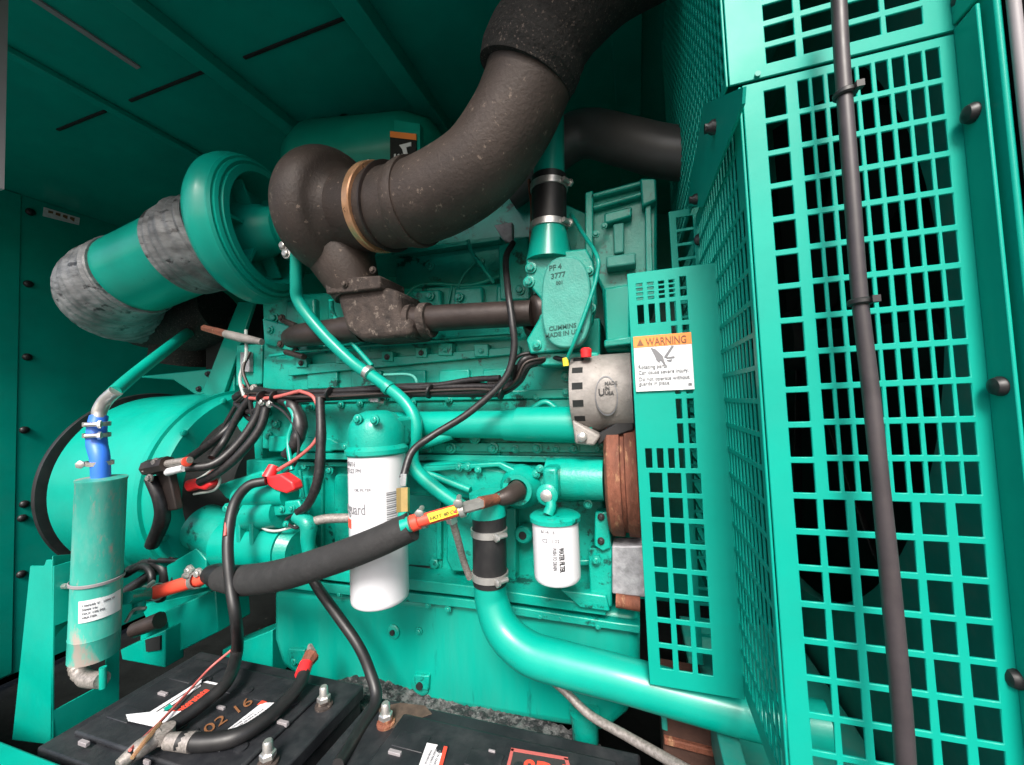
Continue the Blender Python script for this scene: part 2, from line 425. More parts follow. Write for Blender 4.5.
# --- oil pan
pan = MB().slab([(272, 588), (640, 612), (640, 690), (628, 716), (604, 736), (460, 712), (300, 682), (280, 668), (272, 640)], .84, .36).build('oil_pan', panp, eng, bev=.022, seg=4)
MB().slab([(272, 577), (400, 592), (470, 600), (610, 622), (640, 626), (640, 634), (470, 609), (272, 587)], .820, .40).build('pan_rail', casting, eng, bev=.002)
MB().slab([(272, 563), (400, 578), (470, 586), (606, 606), (606, 616), (470, 597), (272, 574)], .812, .41).build('block_rail', casting, eng, bev=.002)
for (x, y) in ((390, 592), (428, 600), (448, 604), (540, 611), (560, 613), (598, 621), (497, 608), (340, 589)): bolt(x, y + 5, .825, 2.6, eng)
for (x, y, r) in ((419, 631, 3), (296, 660, 4)): bolt(x, y, .838, r, eng)
for (x, y, r) in ((394, 631, 7), (421, 684, 10)):
    p = W(x, y, .84); MB().lathe(p, (0, -1, 0), [(r * ppm(p), -.01), (r * ppm(p), .004), (r * ppm(p) * .75, .007)], 24).build('boss', casting, eng)
for (x, y, Yd) in ((421, 684, .83), (296, 658, .83)): MB().slab([(x - 8, y - 9), (x + 8, y - 8), (x + 7, y + 7), (x - 6, y + 6)], Yd, .02).build('lug', casting, eng, bev=.003)
p = W(585, 726, .82)
MB().lathe(p + Vector((0, 0, -.03)), (0, 0, 1), [(.022, 0), (.026, .006), (.026, .03), (.03, .06)], 24).build('drain_boss', casting, eng)
OCF = -1
# --- crankcase
MB().slab([(246, 460), (600, 470), (606, 520), (606, 606), (470, 586), (272, 566), (246, 520)], .90, .30).build('crankcase', casting, eng, bev=.004)
# oval reliefs and covers on the crankcase side
def relief(x0, y0, x1, y1, Y=.888, t=.014, r=5):
    pts = []
    for cx, cy, a0 in ((x1 - r, y0 + r, -90), (x1 - r, y1 - r, 0), (x0 + r, y1 - r, 90), (x0 + r, y0 + r, 180)):
        for k in range(5): a = R(a0 + k * 22.5); pts.append((cx + r * math.cos(a), cy + r * math.sin(a)))
    MB().slab(pts, Y, t).build('side_cover', casting, eng, bev=.004)
relief(290, 476, 322, 560); relief(334, 474, 350, 560); relief(405, 488, 468, 578, .885); relief(412, 468, 452, 480, .88)
relief(545, 500, 604, 560, .885); relief(448, 545, 470, 575, .885)
MB().slab([(330, 443), (604, 443), (604, 453), (330, 450)], .850, .04).build('tappet_rail', casting, eng, bev=.0015)
MB().slab([(284, 453), (604, 457), (604, 463), (284, 459)], .846, .05).build('tappet_rail', casting, eng, bev=.0015)
MB().slab([(300, 462), (470, 464), (470, 468), (300, 466)], .870, .04).build('rib_line', casting, eng, bev=.001)
ptube([(398, 452, .80), (420, 445, .80), (452, 434, .81)], [5, 5, 5.5], n=14).build('bypass_tube', casting, eng)
for (x, y, Yb, r_) in ((345, 447, .848, 3), (365, 448, .848, 3), (393, 449, .848, 3), (515, 449, .848, 3), (556, 449, .848, 3), (598, 449, .848, 3), (430, 449, .848, 3), (436, 562, .885, 6), (478, 470, .786, 3), (345, 560, .88, 5), (306, 466, .88, 3.5), (330, 470, .88, 3.5), (292, 570, .88, 4), (596, 560, .80, 3.5), (566, 392, .86, 3), (500, 394, .86, 3), (473, 394, .86, 3), (386, 397, .86, 3), (556, 330, .88, 4), (566, 376, .87, 4), (498, 330, .895, 3.4), (430, 296, .90, 3.4), (395, 330, .895, 3.2), (480, 262, .95, 3.5), (430, 266, .95, 3.5), (538, 238, .95, 3)):
    bolt(x, y, Yb, r_, eng)
MB().slab([(406, 566), (434, 568), (434, 578), (406, 576)], .875, .03).build('filter_shade_slab', rubber, eng, bev=.003)  # black slab stands in for the shade under the oil filter
MB().lathe(W(523, 535, .86), (0, -1, 0), [(.02, -.03), (.02, 0), (.016, .004), (.009, .004), (.009, -.01)], 24).build('boss', casting, eng)
for (x, y, Yb, r_) in ((394, 631, .838, .006), (358, 419, OCF, .004), (375, 420, OCF, .004), (421, 684, .835, .008)):
    if Yb != OCF: MB().lathe(W(x, y, Yb), (0, -1, 0), [(r_, -.004), (r_, .010)], 16).build('bore', darkm, eng)
MB().lathe(W(523, 535, .86), (0, -1, 0), [(.009, -.012), (.009, .005)], 16).build('bore', darkm, eng)
for (x0_, y0_, x1_, y1_) in ((506, 508, 516, 580), (532, 560, 590, 566), (354, 470, 402, 474), (436, 498, 441, 560), (474, 505, 478, 590)):
    MB().slab([(x0_, y0_), (x1_, y0_), (x1_, y1_), (x0_, y1_)], .872, .04).build('casting_rib', casting, eng, bev=.003)
ptube([(300, 470, .86), (304, 500, .86), (312, 540, .86), (330, 566, .86)], 1.7).build('fuel_line', casting, eng)
ptube([(455, 300, .92), (462, 278, .93), (475, 262, .94)], 1.6).build('fuel_line', casting, eng)
ptube([(400, 305, .92), (420, 285, .93), (470, 285, .93), (500, 276, .93)], 2.0).build('fuel_manifold', casting, eng)
ptube([(424, 286, .925), (430, 302, .92)], 1.5).build('fuel_line', casting, eng); ptube([(452, 286, .925), (448, 304, .92)], 1.5).build('fuel_line', casting, eng)
ptube([(270, 356, .87), (300, 352, .86), (360, 346, .86), (420, 342, .86), (520, 335, .86)], 1.8).build('fuel_line', casting, eng)
for k in range(5):
    x_ = 322 + k * 44; y_ = 386 - k * .6
    MB().slab([(x_ - 15, y_ - 14), (x_ + 15, y_ - 15), (x_ + 15, y_ + 2), (x_ - 15, y_ + 3)], .878, .02).build('core_cover', casting, eng, bev=.003)

MB().slab([(262, 402), (604, 398), (604, 460), (262, 449)], .868, .25).build('upper_block', casting, eng, bev=.004)
MB().slab([(380, 446), (500, 448), (500, 455), (380, 452)], .858, .02).build('gasket_strip', casting, eng, bev=.002)
MB().slab([(268, 436), (330, 438), (344, 446), (330, 452), (268, 452)], .853, .03).build('tappet_cover', casting, eng, bev=.004)
for (x, y) in ((451, 448), (493, 448), (537, 448), (574, 448), (415, 449)): bolt(x, y, .848, 4.2, eng)
bolt(475, 438, .845, 4.8, eng, nut=False)
for (x, y) in ((449, 400), (413, 403), (360, 404), (536, 397), (341, 405), (312, 407), (268, 412), (269, 436), (277, 424)): bolt(x, y, .864, 3.2, eng)
MB().slab([(262, 396), (604, 388), (604, 398), (262, 404)], .862, .1).build('block_ledge', casting, eng, bev=.003)
# --- head side
MB().slab([(264, 336), (544, 318), (600, 318), (600, 392), (262, 400)], .888, .30).build('cylinder_block', casting, eng, bev=.004)
MB().slab([(288, 366), (520, 346), (520, 354), (288, 376)], .872, .03).build('head_flange', casting, eng, bev=.002)
for i, (x, y) in enumerate(((301, 363), (341, 359), (387, 357), (421, 353), (445, 350), (481, 351))):
    s = 7 if i > 3 else 5.5
    MB().slab([(x - s, y - s), (x + s, y - s), (x + s, y + s * .8), (x - s, y + s * .8)], .866, .02).build('lug', casting, eng, bev=.002)
    bolt(x, y, .865, 2.2, eng, rubber if i in (2, 3, 0) else casting)
MB().slab([(262, 296), (560, 280), (560, 340), (264, 352)], .925, .26).build('cylinder_head', casting, eng, bev=.005)
for k in range(6):
    x = 300 + k * 42
    MB().slab([(x - 14, 300 - k * 3), (x + 14, 298 - k * 3), (x + 15, 330 - k * 3), (x - 15, 332 - k * 3)], .905, .03).build('port_boss', casting, eng, bev=.006)
for (x, y) in ((459, 335), (459, 297), (411, 341), (520, 290), (372, 349), (325, 348), (518, 329), (275, 318), (288, 345)): bolt(x, y, .897, 3.6, eng, casting)
MB().slab([(395, 258), (555, 236), (555, 286), (395, 300)], .955, .24).build('rocker_housing', casting, eng, bev=.006)
MB().slab([(395, 250), (500, 236), (500, 240), (395, 255)], .93, .24).build('cover_flange', casting, eng, bev=.002)
MB().slab([(300, 215), (520, 190), (560, 190), (560, 238), (300, 262)], .97, .22).build('rocker_cover', casting, eng, bev=.012)
MB().slab([(494, 225), (512, 222), (512, 243), (503, 240)], .90, .02).build('lifting_eye', galv, eng, bev=.002)
ptube([(468, 240), (472, 252), (485, 270), (494, 283)], 1.8, .90).build('fuel_line', casting, eng)
MB().slab([(498, 245), (528, 236), (530, 300), (500, 300)], .90, .06).build('fuel_block', casting, eng, bev=.004)
# near-black slab standing in for the shade between block end and generator
MB().slab([(206, 330), (262, 300), (262, 470), (240, 470), (206, 420)], 1.03, .12).build('recess_shade_slab', darkm, eng)
MB().slab([(262, 400), (262, 468), (246, 470), (232, 440), (240, 405)], .93, .2).build('rear_gear_cover', casting, eng, bev=.004)
MB().slab([(236, 345), (262, 344), (262, 384), (236, 386)], .92, .05).build('rear_bracket', casting, eng, bev=.003)
MB().slab([(240, 352), (249, 352), (249, 372), (240, 372)], .905, .015).build('junction_tab', galv, eng, bev=.002)
# --- water header tube
ptube([(376, 424), (592, 425)], [12, 15.5], .815, n=28).build('water_header', teal, eng)
ptube([(505, 425), (520, 425)], [15.3, 16.2], .815, n=28).build('header_sleeve', teal, eng)
ptube([(518, 424), (594, 425)], [17, 19], .815, n=28).build('header_end', teal, eng)
ptube([(530, 410), (545, 402), (558, 410)], 3, .85).build('pipe_clip', casting, eng)
# --- accessory drive housing under the header, with round bosses
MB().slab([(402, 466), (470, 462), (520, 470), (600, 472), (602, 500), (540, 505), (500, 508), (470, 500), (402, 496)], .80, .11).build('oil_cooler_housing', casting, eng, bev=.012, seg=3)
ptube([(548, 478, .785), (604, 480, .785)], [20, 20], n=28).build('drive_housing', casting, eng)
p = W(521, 487, .80)
MB().lathe(p, (0, -1, 0), [(.046, -.01), (.042, .012), (.034, .02), (.031, .03), (.022, .03), (.021, .01)], 36).build('outlet_boss', casting, eng)
MB().slab([(402, 468), (500, 462), (516, 470), (508, 474), (498, 467), (404, 474)], .785, .02).build('casting_rib', casting, eng, bev=.003)
for (x, y) in ((459, 467), (468, 467), (540, 469), (552, 473), (589, 470), (588, 504), (536, 474)): bolt(x, y, .788, 3.6, eng, casting)
ptube([(420, 470), (440, 478), (470, 490)], 3.5, .79).build('fuel_line', casting, eng)
MB().slab([(448, 492), (474, 488), (478, 500), (474, 572), (452, 572), (446, 560)], .84, .04).build('support_bracket', casting, eng, bev=.004)
b = MB().slab([(595, 512), (608, 512), (611, 548), (603, 552), (594, 546)], .80, .03); b.build('adjusting_link', casting, eng, bev=.003)
for (x, y) in ((601, 517), (601, 541)): bolt(x, y, .798, 2.8, eng, rubber)
MB().slab([(588, 548), (612, 546), (612, 608), (590, 604)], .81, .06).build('front_cover_foot', casting, eng, bev=.004)
MB().slab([(612, 546), (648, 546), (648, 598), (612, 594)], .80, .05).build('spangled_plate', galv, eng, bev=.003)
ptube([(616, 600), (640, 604)], 7, .80).build('pipe_stub', rust, eng)
MB().slab([(560, 590), (606, 596), (610, 612), (580, 608)], .80, .03).build('lower_foot', casting, eng, bev=.003)
# --- header/engine front: gear housing, aftercooler tank, thermostat
MB().slab([(586, 204), (600, 196), (655, 182), (657, 200), (657, 300), (630, 306), (630, 352), (606, 352), (602, 290), (590, 262)], .86, .22).build('gear_housing', casting, eng, bev=.006)
for (y0, y1) in ((191, 184), (203, 195)):
    MB().slab([(588, y0 + 3), (648, y1 - 6), (648, y1 - 1), (588, y0 + 8)], .842, .02).build('casting_rib', casting, eng, bev=.004)
MB().slab([(640, 178), (656, 178), (657, 200), (642, 206)], .83, .05).build('lug', casting, eng, bev=.004)
MB().slab([(585, 192), (593, 190), (593, 262), (585, 262)], .83, .05).build('flange_edge', casting, eng, bev=.003)
MB().slab([(645, 205), (651, 203), (653, 272), (646, 274)], .84, .02).build('flange_edge', casting, eng, bev=.002)
MB().slab([(604, 213), (632, 206), (632, 216), (604, 224)], .835, .03).build('casting_rib', casting, eng, bev=.004)
MB().slab([(613, 224), (624, 222), (624, 252), (614, 254)], .84, .03).build('casting_rib', paleteal, eng, bev=.003)
MB().slab([(606, 256), (636, 252), (636, 264), (606, 268)], .825, .04).build('casting_rib', paleteal, eng, bev=.004)
MB().slab([(604, 288), (630, 284), (630, 340), (606, 344)], .835, .04).build('tank_face', teal, eng, bev=.004)
MB().slab([(604, 340), (632, 336), (632, 344), (604, 347)], .82, .04).build('flange_edge', casting, eng, bev=.003)
bolt(596, 234, .828, 3, eng); bolt(604, 226, .83, 2.6, eng)
MB().slab([(556, 200), (590, 215), (590, 262), (570, 250)], .88, .05).build('side_web', casting, eng, bev=.003)
# thermostat / intake cover with cast lettering
th = MB().slab([(526, 256), (548, 252), (586, 248), (594, 262), (596, 300), (592, 322), (572, 350), (530, 354), (526, 340), (539, 318), (540, 298), (526, 282)], .775, .03).build('thermostat_housing', casting, eng, bev=.004)
def oval(cx, cy, rx, ry, n=40, pw=.75):
    return [(cx + rx * math.copysign(abs(math.cos(t)) ** pw, math.cos(t)), cy + ry * math.copysign(abs(math.sin(t)) ** pw, math.sin(t))) for t in [2 * math.pi * i / n for i in range(n)]]
MB().slab([(x + (y - 303) * .0, y) for x, y in oval(566, 302, 25, 46)], .752, .03).build('cover_plate', paleteal, th, bev=.004)
MB().slab([(534, 352), (598, 352), (600, 364), (536, 366)], .79, .08).build('housing_foot', casting, th, bev=.004)
for (x, y) in ((529, 282), (589, 271), (591, 308), (537, 345), (531, 268)): bolt(x, y, .773, 4.2, eng, casting)
pm = ppm(W(567, 300, .75))
for (s, x, y, h) in (('PF 4', 549, 271, 6), ('3777', 551, 279, 6), ('001', 556, 285, 4), ('CUMMINS', 549, 331, 5), ('MADE IN USA', 545, 338, 5)):
    text(s, flatmap(W(x, y, .7518), (1, 0, .05), (0, 0, 1)), h * pm * 1.25, 'cast_lettering', inkteal, th, bold=.0003)
# neck and its rubber coupling
P = path([(549, 252), (549, 236)], .80)
MB().lathe(P[0], P[1] - P[0], [(.048, -.02), (.044, .0), (.036, .05), (.034, .075)], 32).build('outlet_neck', teal, eng)
# --- charging alternator
al = MB()
pa = W(603, 392, .74)
hx = W(572, 392, .74).x; hx2 = W(632, 392, .74).x
ar = .078
AC = Vector((hx, .74 + ar, pa.z))
alt = MB().lathe(AC, (1, 0, 0), [(.03, -.008), (ar * .9, -.008), (ar * .985, -.006), (ar, .0), (ar, (hx2 - hx) * .45), (ar * .98, (hx2 - hx) * .47), (ar * .98, hx2 - hx), (.05, hx2 - hx + .004)], 56).build('alternator', alu, eng)
b = MB()
for k in range(7):
    a = R(-38 + k * 24)
    c0 = AC + Vector((.004, -ar * math.cos(a), ar * math.sin(a)))
    n_ = Vector((0, -math.cos(a), math.sin(a))); t_ = Vector((0, math.sin(a), math.cos(a)))
    pts = [c0 + n_ * .0008 + t_ * s + Vector((dx, 0, 0)) for dx, s in ((-.004, -.0062), (.016, -.0062), (.016, .0062), (-.004, .0062))]
    b.prism(pts, n_ * -.02)
b.build('vent_slot', darkm, alt)
MB().lathe(AC + Vector((hx2 - hx + .008, 0, 0)), (1, 0, 0), [(.02, 0), (ar * .8, .002), (ar * .95, .006), (ar * .8, .012), (.02, .014)], 40).build('cooling_fan', darkm, alt)
# oval badge wrapped on the case, with its lettering
def altmap(cxp, czp, lift=0):
    def f(x, y, z):
        a = (czp + y) / ar
        rr = ar + .001 + z + lift
        return Vector((cxp + x, AC.y - rr * math.cos(a), AC.z + rr * math.sin(a)))
    return f
f = altmap((hx * .42 + hx2 * .58), -.008)
vv = []; n = 32
for rr_ in (1, .86):
    for i in range(n):
        t = 2 * math.pi * i / n; vv.append(f(.0185 * rr_ * math.cos(t), .034 * rr_ * math.sin(t), .0012 if rr_ == 1 else .002))
vi = [f(.0185 * 1.02 * math.cos(2 * math.pi * i / n), .034 * 1.02 * math.sin(2 * math.pi * i / n), -.003) for i in range(n)]
b = MB(); b.add(vv + vi, [tuple(range(n, 2 * n))] + [(i, (i + 1) % n, n + (i + 1) % n, n + i) for i in range(n)] + [(2 * n + i, 2 * n + (i + 1) % n, (i + 1) % n, i) for i in range(n)])
bd = b.build('badge', alu, alt)
b = MB(); vv = []
for rr_, hh_ in ((1.02, .0012), (1.10, .0012), (1.10, .003), (1.02, .003)):
    for i in range(n): t = 2 * math.pi * i / n; vv.append(f(.0185 * rr_ * math.cos(t), .034 * rr_ * math.sin(t), hh_ - .001))
b.add(vv, [(k * n + i, k * n + (i + 1) % n, ((k + 1) % 4) * n + (i + 1) % n, ((k + 1) % 4) * n + i) for k in range(4) for i in range(n)])
b.build('rim', grey_ink, bd)
text('U', altmap(hx * .42 + hx2 * .58 - .014, -.006, .0026), .017, 'lettering', dark_ink, bd, bold=.0004)
text('MADE\nIN\nUSA', altmap(hx * .42 + hx2 * .58 - .002, .012, .0026), .0085, 'lettering', dark_ink, bd, bold=.0002)
p = W(586, 352, .76)
MB().lathe(p, (0, 0, 1), [(.010, -.01), (.011, .004), (.007, .008)], 16).build('red_cap', redp, alt)
p = W(582, 437, .735); MB().lathe(p, (0, -1, 0), [(.009, -.01), (.009, .004), (.005, .007)], 10).build('mounting_nut', steel, alt)
MB().slab([(572, 420), (600, 436), (594, 446), (575, 444)], .745, .05).build('mounting_ear', alu, alt, bev=.004)
MB().slab([(594, 436), (634, 412), (634, 430), (606, 440), (598, 446)], .77, .03).build('support_arm', rubber, eng, bev=.003)
# --- vibration damper / pulley, rusty
dc = W(604, 485, .735); dx2 = W(636, 485, .735).x
DR = .125
MB().lathe(Vector((dc.x, .735 + DR, dc.z)), (1, 0, 0), [(.04, 0), (DR * .93, .0), (DR, .006), (DR, .028), (DR * .94, .030), (DR * .94, .036), (DR, .038), (DR, .058), (DR * .9, .062), (.05, .062)], 72).build('vibration_damper', rust, eng)
# --- oil filter (big) with its green head
def filt(name, px, pytop, pybot, rpx, Y, caph, lab):
    c0 = W(px, pytop, Y); r = rpx * ppm(c0); c1 = W(px, pybot, Y)
    C = Vector((c0.x, Y + r * .0, c0.z)); H = c0.z - c1.z
    o = MB().lathe(Vector((C.x, C.y, c1.z)), (0, 0, 1), [(r * .6, 0), (r * .93, .001), (r * .985, .004), (r, .010), (r, H), (r * .9, H + .004)], 48).build(name, white, eng, label=lab)
    return o, C, r, c1.z, H
of, OC, orad, oz, oH = filt('oil_filter', 377, 452, 598, 27.5, .70, 40, 'long white oil filter canister with green head')
zz = OC.z
MB().lathe(Vector((OC.x, OC.y, zz - .004)), (0, 0, 1), [(orad * 1.03, 0), (orad * 1.1, .004), (orad * 1.1, .012), (orad * .98, .02), (orad * .98, .052), (orad * .9, .066), (orad * .7, .082), (orad * .35, .09)], 48).build('filter_head', casting, of)
MB().box(OC.x - .03, OC.x + .05, OC.y, .86, zz + .01, zz + .07).build('head_arm', casting, of, bev=.008)
for (x, y) in ((358, 419), (375, 420)): bolt(x, y, OC.y - orad * .93, 4.3, of, casting)
text('Fleetguard', cylmap(OC, orad, R(-74), oz + oH * .62), .030, 'lettering', grey_ink, of, sx=.68)
cylpatch(OC, orad, R(-60), R(-26), oz + oH * .52, oz + oH * .58).build('red_patch', redh, of)
text('OIL FILTER', cylmap(OC, orad, R(-12), oz + oH * .77), .0075, 'lettering', grey_ink, of)
text('9/16/16\nJ7 1:23 PM', cylmap(OC, orad, R(-40), oz + oH * .93), .013, 'lettering', grey_ink, of, sx=.8)
b = MB()
for k in range(14):
    q_ = cylpatch(OC, orad, R(52), R(74), oz + oH * .56 + k * .0042, oz + oH * .56 + k * .0042 + (.0014 if k % 3 else .0026), n=5); b.add(q_.v, q_.f)
b.build('barcode', grey_ink, of)
# --- small fuel filter
ff, FC, frad, fz, fH = filt('fuel_filter', 555, 518, 578, 23, .73, 20, 'short white fuel filter canister')
MB().lathe(Vector((FC.x, FC.y, FC.z - .004)), (0, 0, 1), [(frad * 1.03, 0), (frad * 1.1, .002), (frad * 1.1, .009), (frad * 1.02, .012), (frad * .5, .014)], 40).build('filter_head', casting, ff)
text('6/14/16', cylmap(FC, frad, R(-25), fz + fH * .86), .0085, 'lettering', grey_ink, ff)
text('C2 11:02', cylmap(FC, frad, R(-22), fz + fH * .72), .0085, 'lettering', grey_ink, ff)
def vmap(c, r, ang, z0):                         # letters running down the can
    return lambda x, y, z: Vector((c.x + (r + .0006 + z) * math.sin(ang + y / r), c.y - (r + .0006 + z) * math.cos(ang + y / r), z0 - x))
text('WATER FILTER', vmap(FC, frad, R(18), fz + fH * .64), .0125, 'lettering', dark_ink, ff, bold=.0003, sx=.5)
text('PUSH TO DRAIN', vmap(FC, frad, R(3), fz + fH * .64), .0095, 'lettering', grey_ink, ff, bold=.0002, sx=.55)
p = W(547, 495, .715)
MB().lathe(p, (0, -1, 0), [(.02, -.03), (.02, 0), (.015, .004)], 24).build('boss', casting, eng)
MB().lathe(p + Vector((0, -.004, 0)), (0, -1, 0), [(.011, -.004), (.011, .004), (.006, .007)], 10).build('plug', steel, eng)
ptube([(547, 495, .72), (551, 505, .715), (548, 514, .71)], 5.5).build('casting_rib', casting, eng)
p = W(551, 475, .73)
MB().box(p.x - .014, p.x + .014, .72, .80, p.z - .04, p.z + .015).build('valve_block', casting, eng, bev=.006)

# --- turbocharger
TY = .76
tc_ = W(344, 213, TY); tm = ppm(tc_)
TR = 61 * tm
turbo = MB()
ax = (W(372, 209, .742) - W(322, 212, .757)).normalized()
prof = [(.03, -.10)]
for k in range(13):
    a = math.pi * (1 - k / 12)
    prof.append((TR - .035 + .035 * math.sin(a) , -.04 + .058 * -math.cos(math.pi - a) * 1 if False else -.04 + .05 * -math.cos(k / 12 * math.pi)))
OR = 37 * tm
prof += [(TR - .04, .014), (OR + .008, .020), (OR, .036), (OR, .12)]
tb = turbo.lathe(tc_, ax, prof, 56).build('turbocharger', iron, eng)
# volute tongue going down to the foot
ptube([(330, 232, .79), (344, 262, .785), (358, 294, .80)], [38, 31, 23], n=28).build('volute_outlet', iron, tb)
MB().slab([(324, 281), (352, 277), (380, 275), (380, 288), (350, 292), (326, 294)], .74, .10).build('mounting_flange', ironr, tb, bev=.004)
# manifold casting under the flange
ft = MB().slab([(334, 290), (378, 285), (398, 290), (399, 318), (410, 318), (410, 336), (360, 340), (345, 330), (340, 312)], .755, .11).build('exhaust_elbow_casting', ironr, eng, bev=.02, seg=3)
bolt(345, 284, .738, 3, tb, ironr); bolt(373, 270, .75, 3, tb, ironr)
# compressor: big green ring
cc = W(266, 231, .80); cm_ = ppm(cc); CR = 71 * cm_; axc = (Vector((1, .22, .02))).normalized()
cprof = [(.05, -.13), (CR * .5, -.12), (CR * .62, -.10), (CR * .78, -.085), (CR * .93, -.072), (CR * .99, -.055), (CR, -.04), (CR * .99, -.025), (CR * .95, -.012), (CR * .955, -.006), (CR * .93, 0), (CR * .90, .0), (CR * .905, .006), (CR * .87, .010), (CR * .83, .008), (CR * .825, .014), (CR * .74, .016), (CR * .72, .01), (CR * .68, -.03), (CR * .62, -.05), (CR * .40, -.05), (CR * .36, -.03), (CR * .35, .0), (CR * .31, .01), (CR * .30, .05), (CR * .26, .055), (CR * .26, .14), (.02, .14)]
MB().lathe(cc, axc, cprof, 80).build('compressor_housing', teal, tb)
for k in range(6):
    b = MB(); a = R(20 + k * 60); u_ = axc.orthogonal().normalized(); v_ = axc.cross(u_); d_ = u_ * math.cos(a) + v_ * math.sin(a); t_ = axc.cross(d_)
    q0 = cc + d_ * CR * .3 - axc * .045; q1 = cc + d_ * CR * .66 - axc * .045
    b.prism([q0 - t_ * .004, q1 - t_ * .004, q1 + t_ * .004, q0 + t_ * .004], axc * .035)
    b.build('bearing_web', teal, tb)
for (x, y, Yb) in ((284, 246, .74), (287, 254, .74)): bolt(x, y, Yb, 4, tb, steel)
# manifold pipes
ptube([(404, 322), (440, 318), (532, 313)], [14, 13, 13], .80, n=24, sub=4).build('exhaust_manifold', manif, eng)
ptube([(411, 323), (416, 322)], [18, 18], .80, n=24).build('manifold_joint', ironr, eng)
ptube([(424, 321), (431, 320)], [18, 17.5], .80, n=24).build('manifold_joint', ironr, eng)
ptube([(532, 313, .80), (540, 312, .81), (546, 318, .84)], [14, 20, 26], n=24).build('manifold_end', manif, eng)
ptube([(292, 338, .86), (302, 335, .82), (330, 332, .80), (362, 328, .80)], [10, 11.5, 12.5, 14], n=24).build('exhaust_manifold', manif, eng)
MB().slab([(262, 318), (292, 326), (300, 333), (292, 352), (264, 344)], .875, .03).build('port_flange', casting, eng, bev=.004)
for (x, y) in ((282, 318), (270, 330), (281, 344), (296, 352)): bolt(x, y, .873, 3, eng, ironr if x > 280 else casting)
ptube([(284, 321, .86), (296, 326, .84)], 3, n=8).build('stud', manif, eng); ptube([(286, 352, .86), (304, 357, .84)], 3, n=8).build('stud', manif, eng)

# --- starter motor (green, two cylinders with red cap)
sm = ptube([(232, 543), (292, 548)], [25, 25], .80, n=36).build('starter_motor', teal, eng)
ptube([(292, 548), (300, 549)], [23, 18], .80, n=36).build('end_cap', casting, sm)
ptube([(204, 526), (235, 541)], [22, 23], .82, n=30).build('drive_end', casting, sm)
ptube([(252, 515), (282, 512)], [15, 15], .775, n=24).build('solenoid', casting, sm)
MB().slab([(262, 504), (298, 500), (302, 508), (298, 514), (262, 518)], .755, .03).build('terminal_plate', casting, sm, bev=.004)
for (x, y) in ((270, 510), (282, 509), (292, 508)): bolt(x, y, .753, 2.8, sm, casting)
MB().slab([(262, 478), (280, 474), (292, 482), (294, 490), (286, 494), (274, 490), (262, 482)], .735, .03).build('red_terminal_cap', redp, sm, bev=.008, seg=3)
ptube([(268, 478, .745), (274, 466, .76)], [6, 5], n=12).build('red_terminal_cap', redp, sm)
sm2 = ptube([(150, 516), (205, 502)], [17, 19], .88, n=30).build('second_starter', teal, eng)
MB().lathe(W(186, 500, .86), (0, -1, 0), [(.05, -.05), (.05, .0), (.042, .01), (.02, .012)], 32).build('end_cap', casting, sm2)
MB().slab([(184, 480), (196, 482), (206, 478), (211, 485), (204, 491), (195, 489), (186, 493), (182, 487)], .745, .03).build('red_terminal_cap', redp, sm2, bev=.008, seg=3)
MB().slab([(160, 518), (186, 516), (192, 536), (162, 534)], .86, .04).build('foot', casting, sm2, bev=.006)
MB().slab([(214, 486), (262, 470), (268, 482), (226, 500)], .80, .06).build('nose_casting', casting, sm, bev=.008, seg=3)
for k in range(3): MB().slab([(222 + k * 13, 517 - k), (226 + k * 13, 517 - k), (228 + k * 13, 568), (224 + k * 13, 568)], .742 - k * .001, .02).build('band', casting, sm, bev=.002)
ptube([(240, 498, .78), (262, 494, .77), (290, 494, .77)], [10, 12, 12], n=20).build('solenoid', teal, sm)
for (x, y, Yb, r_) in ((228, 508, .77, 4), (240, 497, .765, 3), (216, 540, .77, 4), (262, 520, .757, 2.5), (286, 524, .757, 2.5)): bolt(x, y, Yb, r_, sm, casting)
MB().slab([(160, 536), (212, 530), (226, 545), (222, 560), (166, 556)], .86, .05).build('mounting_flange', casting, sm2, bev=.006)
MB().lathe(W(184, 525, .84), (0, -1, 0), [(.016, -.02), (.016, 0), (.010, .006)], 16).build('plug', rubber, sm2)
bolt(182, 521, .858, 5, sm2, casting); bolt(212, 523, .80, 3.5, sm, casting); bolt(196, 517, .83, 3.5, sm, casting)
MB().slab([(140, 460), (170, 455), (214, 452), (262, 458), (262, 566), (150, 560)], .96, .1).build('flywheel_housing', casting, eng, bev=.006)
MB().slab([(158, 476), (246, 470), (248, 484), (180, 492)], .93, .04).build('housing_rib', casting, eng, bev=.004)
# block web between starter and pan rail
MB().slab([(176, 552), (272, 566), (272, 584), (180, 572)], .86, .1).build('housing_foot', casting, eng, bev=.004)

# --- rigid oil return pipe from turbo to filter region
ptube([(296, 250, .72), (296, 283, .735), (299, 302, .75), (320, 330, .765), (352, 362, .775), (378, 380, .775), (405, 402, .77), (416, 425, .765), (412, 452, .765), (416, 470, .765), (440, 492, .77), (470, 512, .78)],
      [5.2, 5.5, 5.8, 6, 6, 6, 6.2, 6.5, 6.8, 7, 7, 7], n=16).build('oil_return_pipe', teal, eng)
for (x, y, dx, dy) in ((366, 371, 7, 5), (386, 386, 7, 6)):
    P = path([(x, y), (x + dx, y + dy)], .772); MB().lathe(P[0], P[1] - P[0], [(.013, 0), (.0165, .001), (.0165, .013), (.013, .014)], 20).build('pipe_sleeve', casting if x > 370 else steel, eng)
ptube([(331, 300, .77), (334, 316, .79), (350, 340, .80), (372, 366, .79)], 2.4).build('thin_line', casting, eng)
ptube([(384, 375, .81), (410, 375, .82), (417, 384, .82), (412, 396, .83), (404, 402, .84)], 1.6).build('thin_line', paleteal, eng)
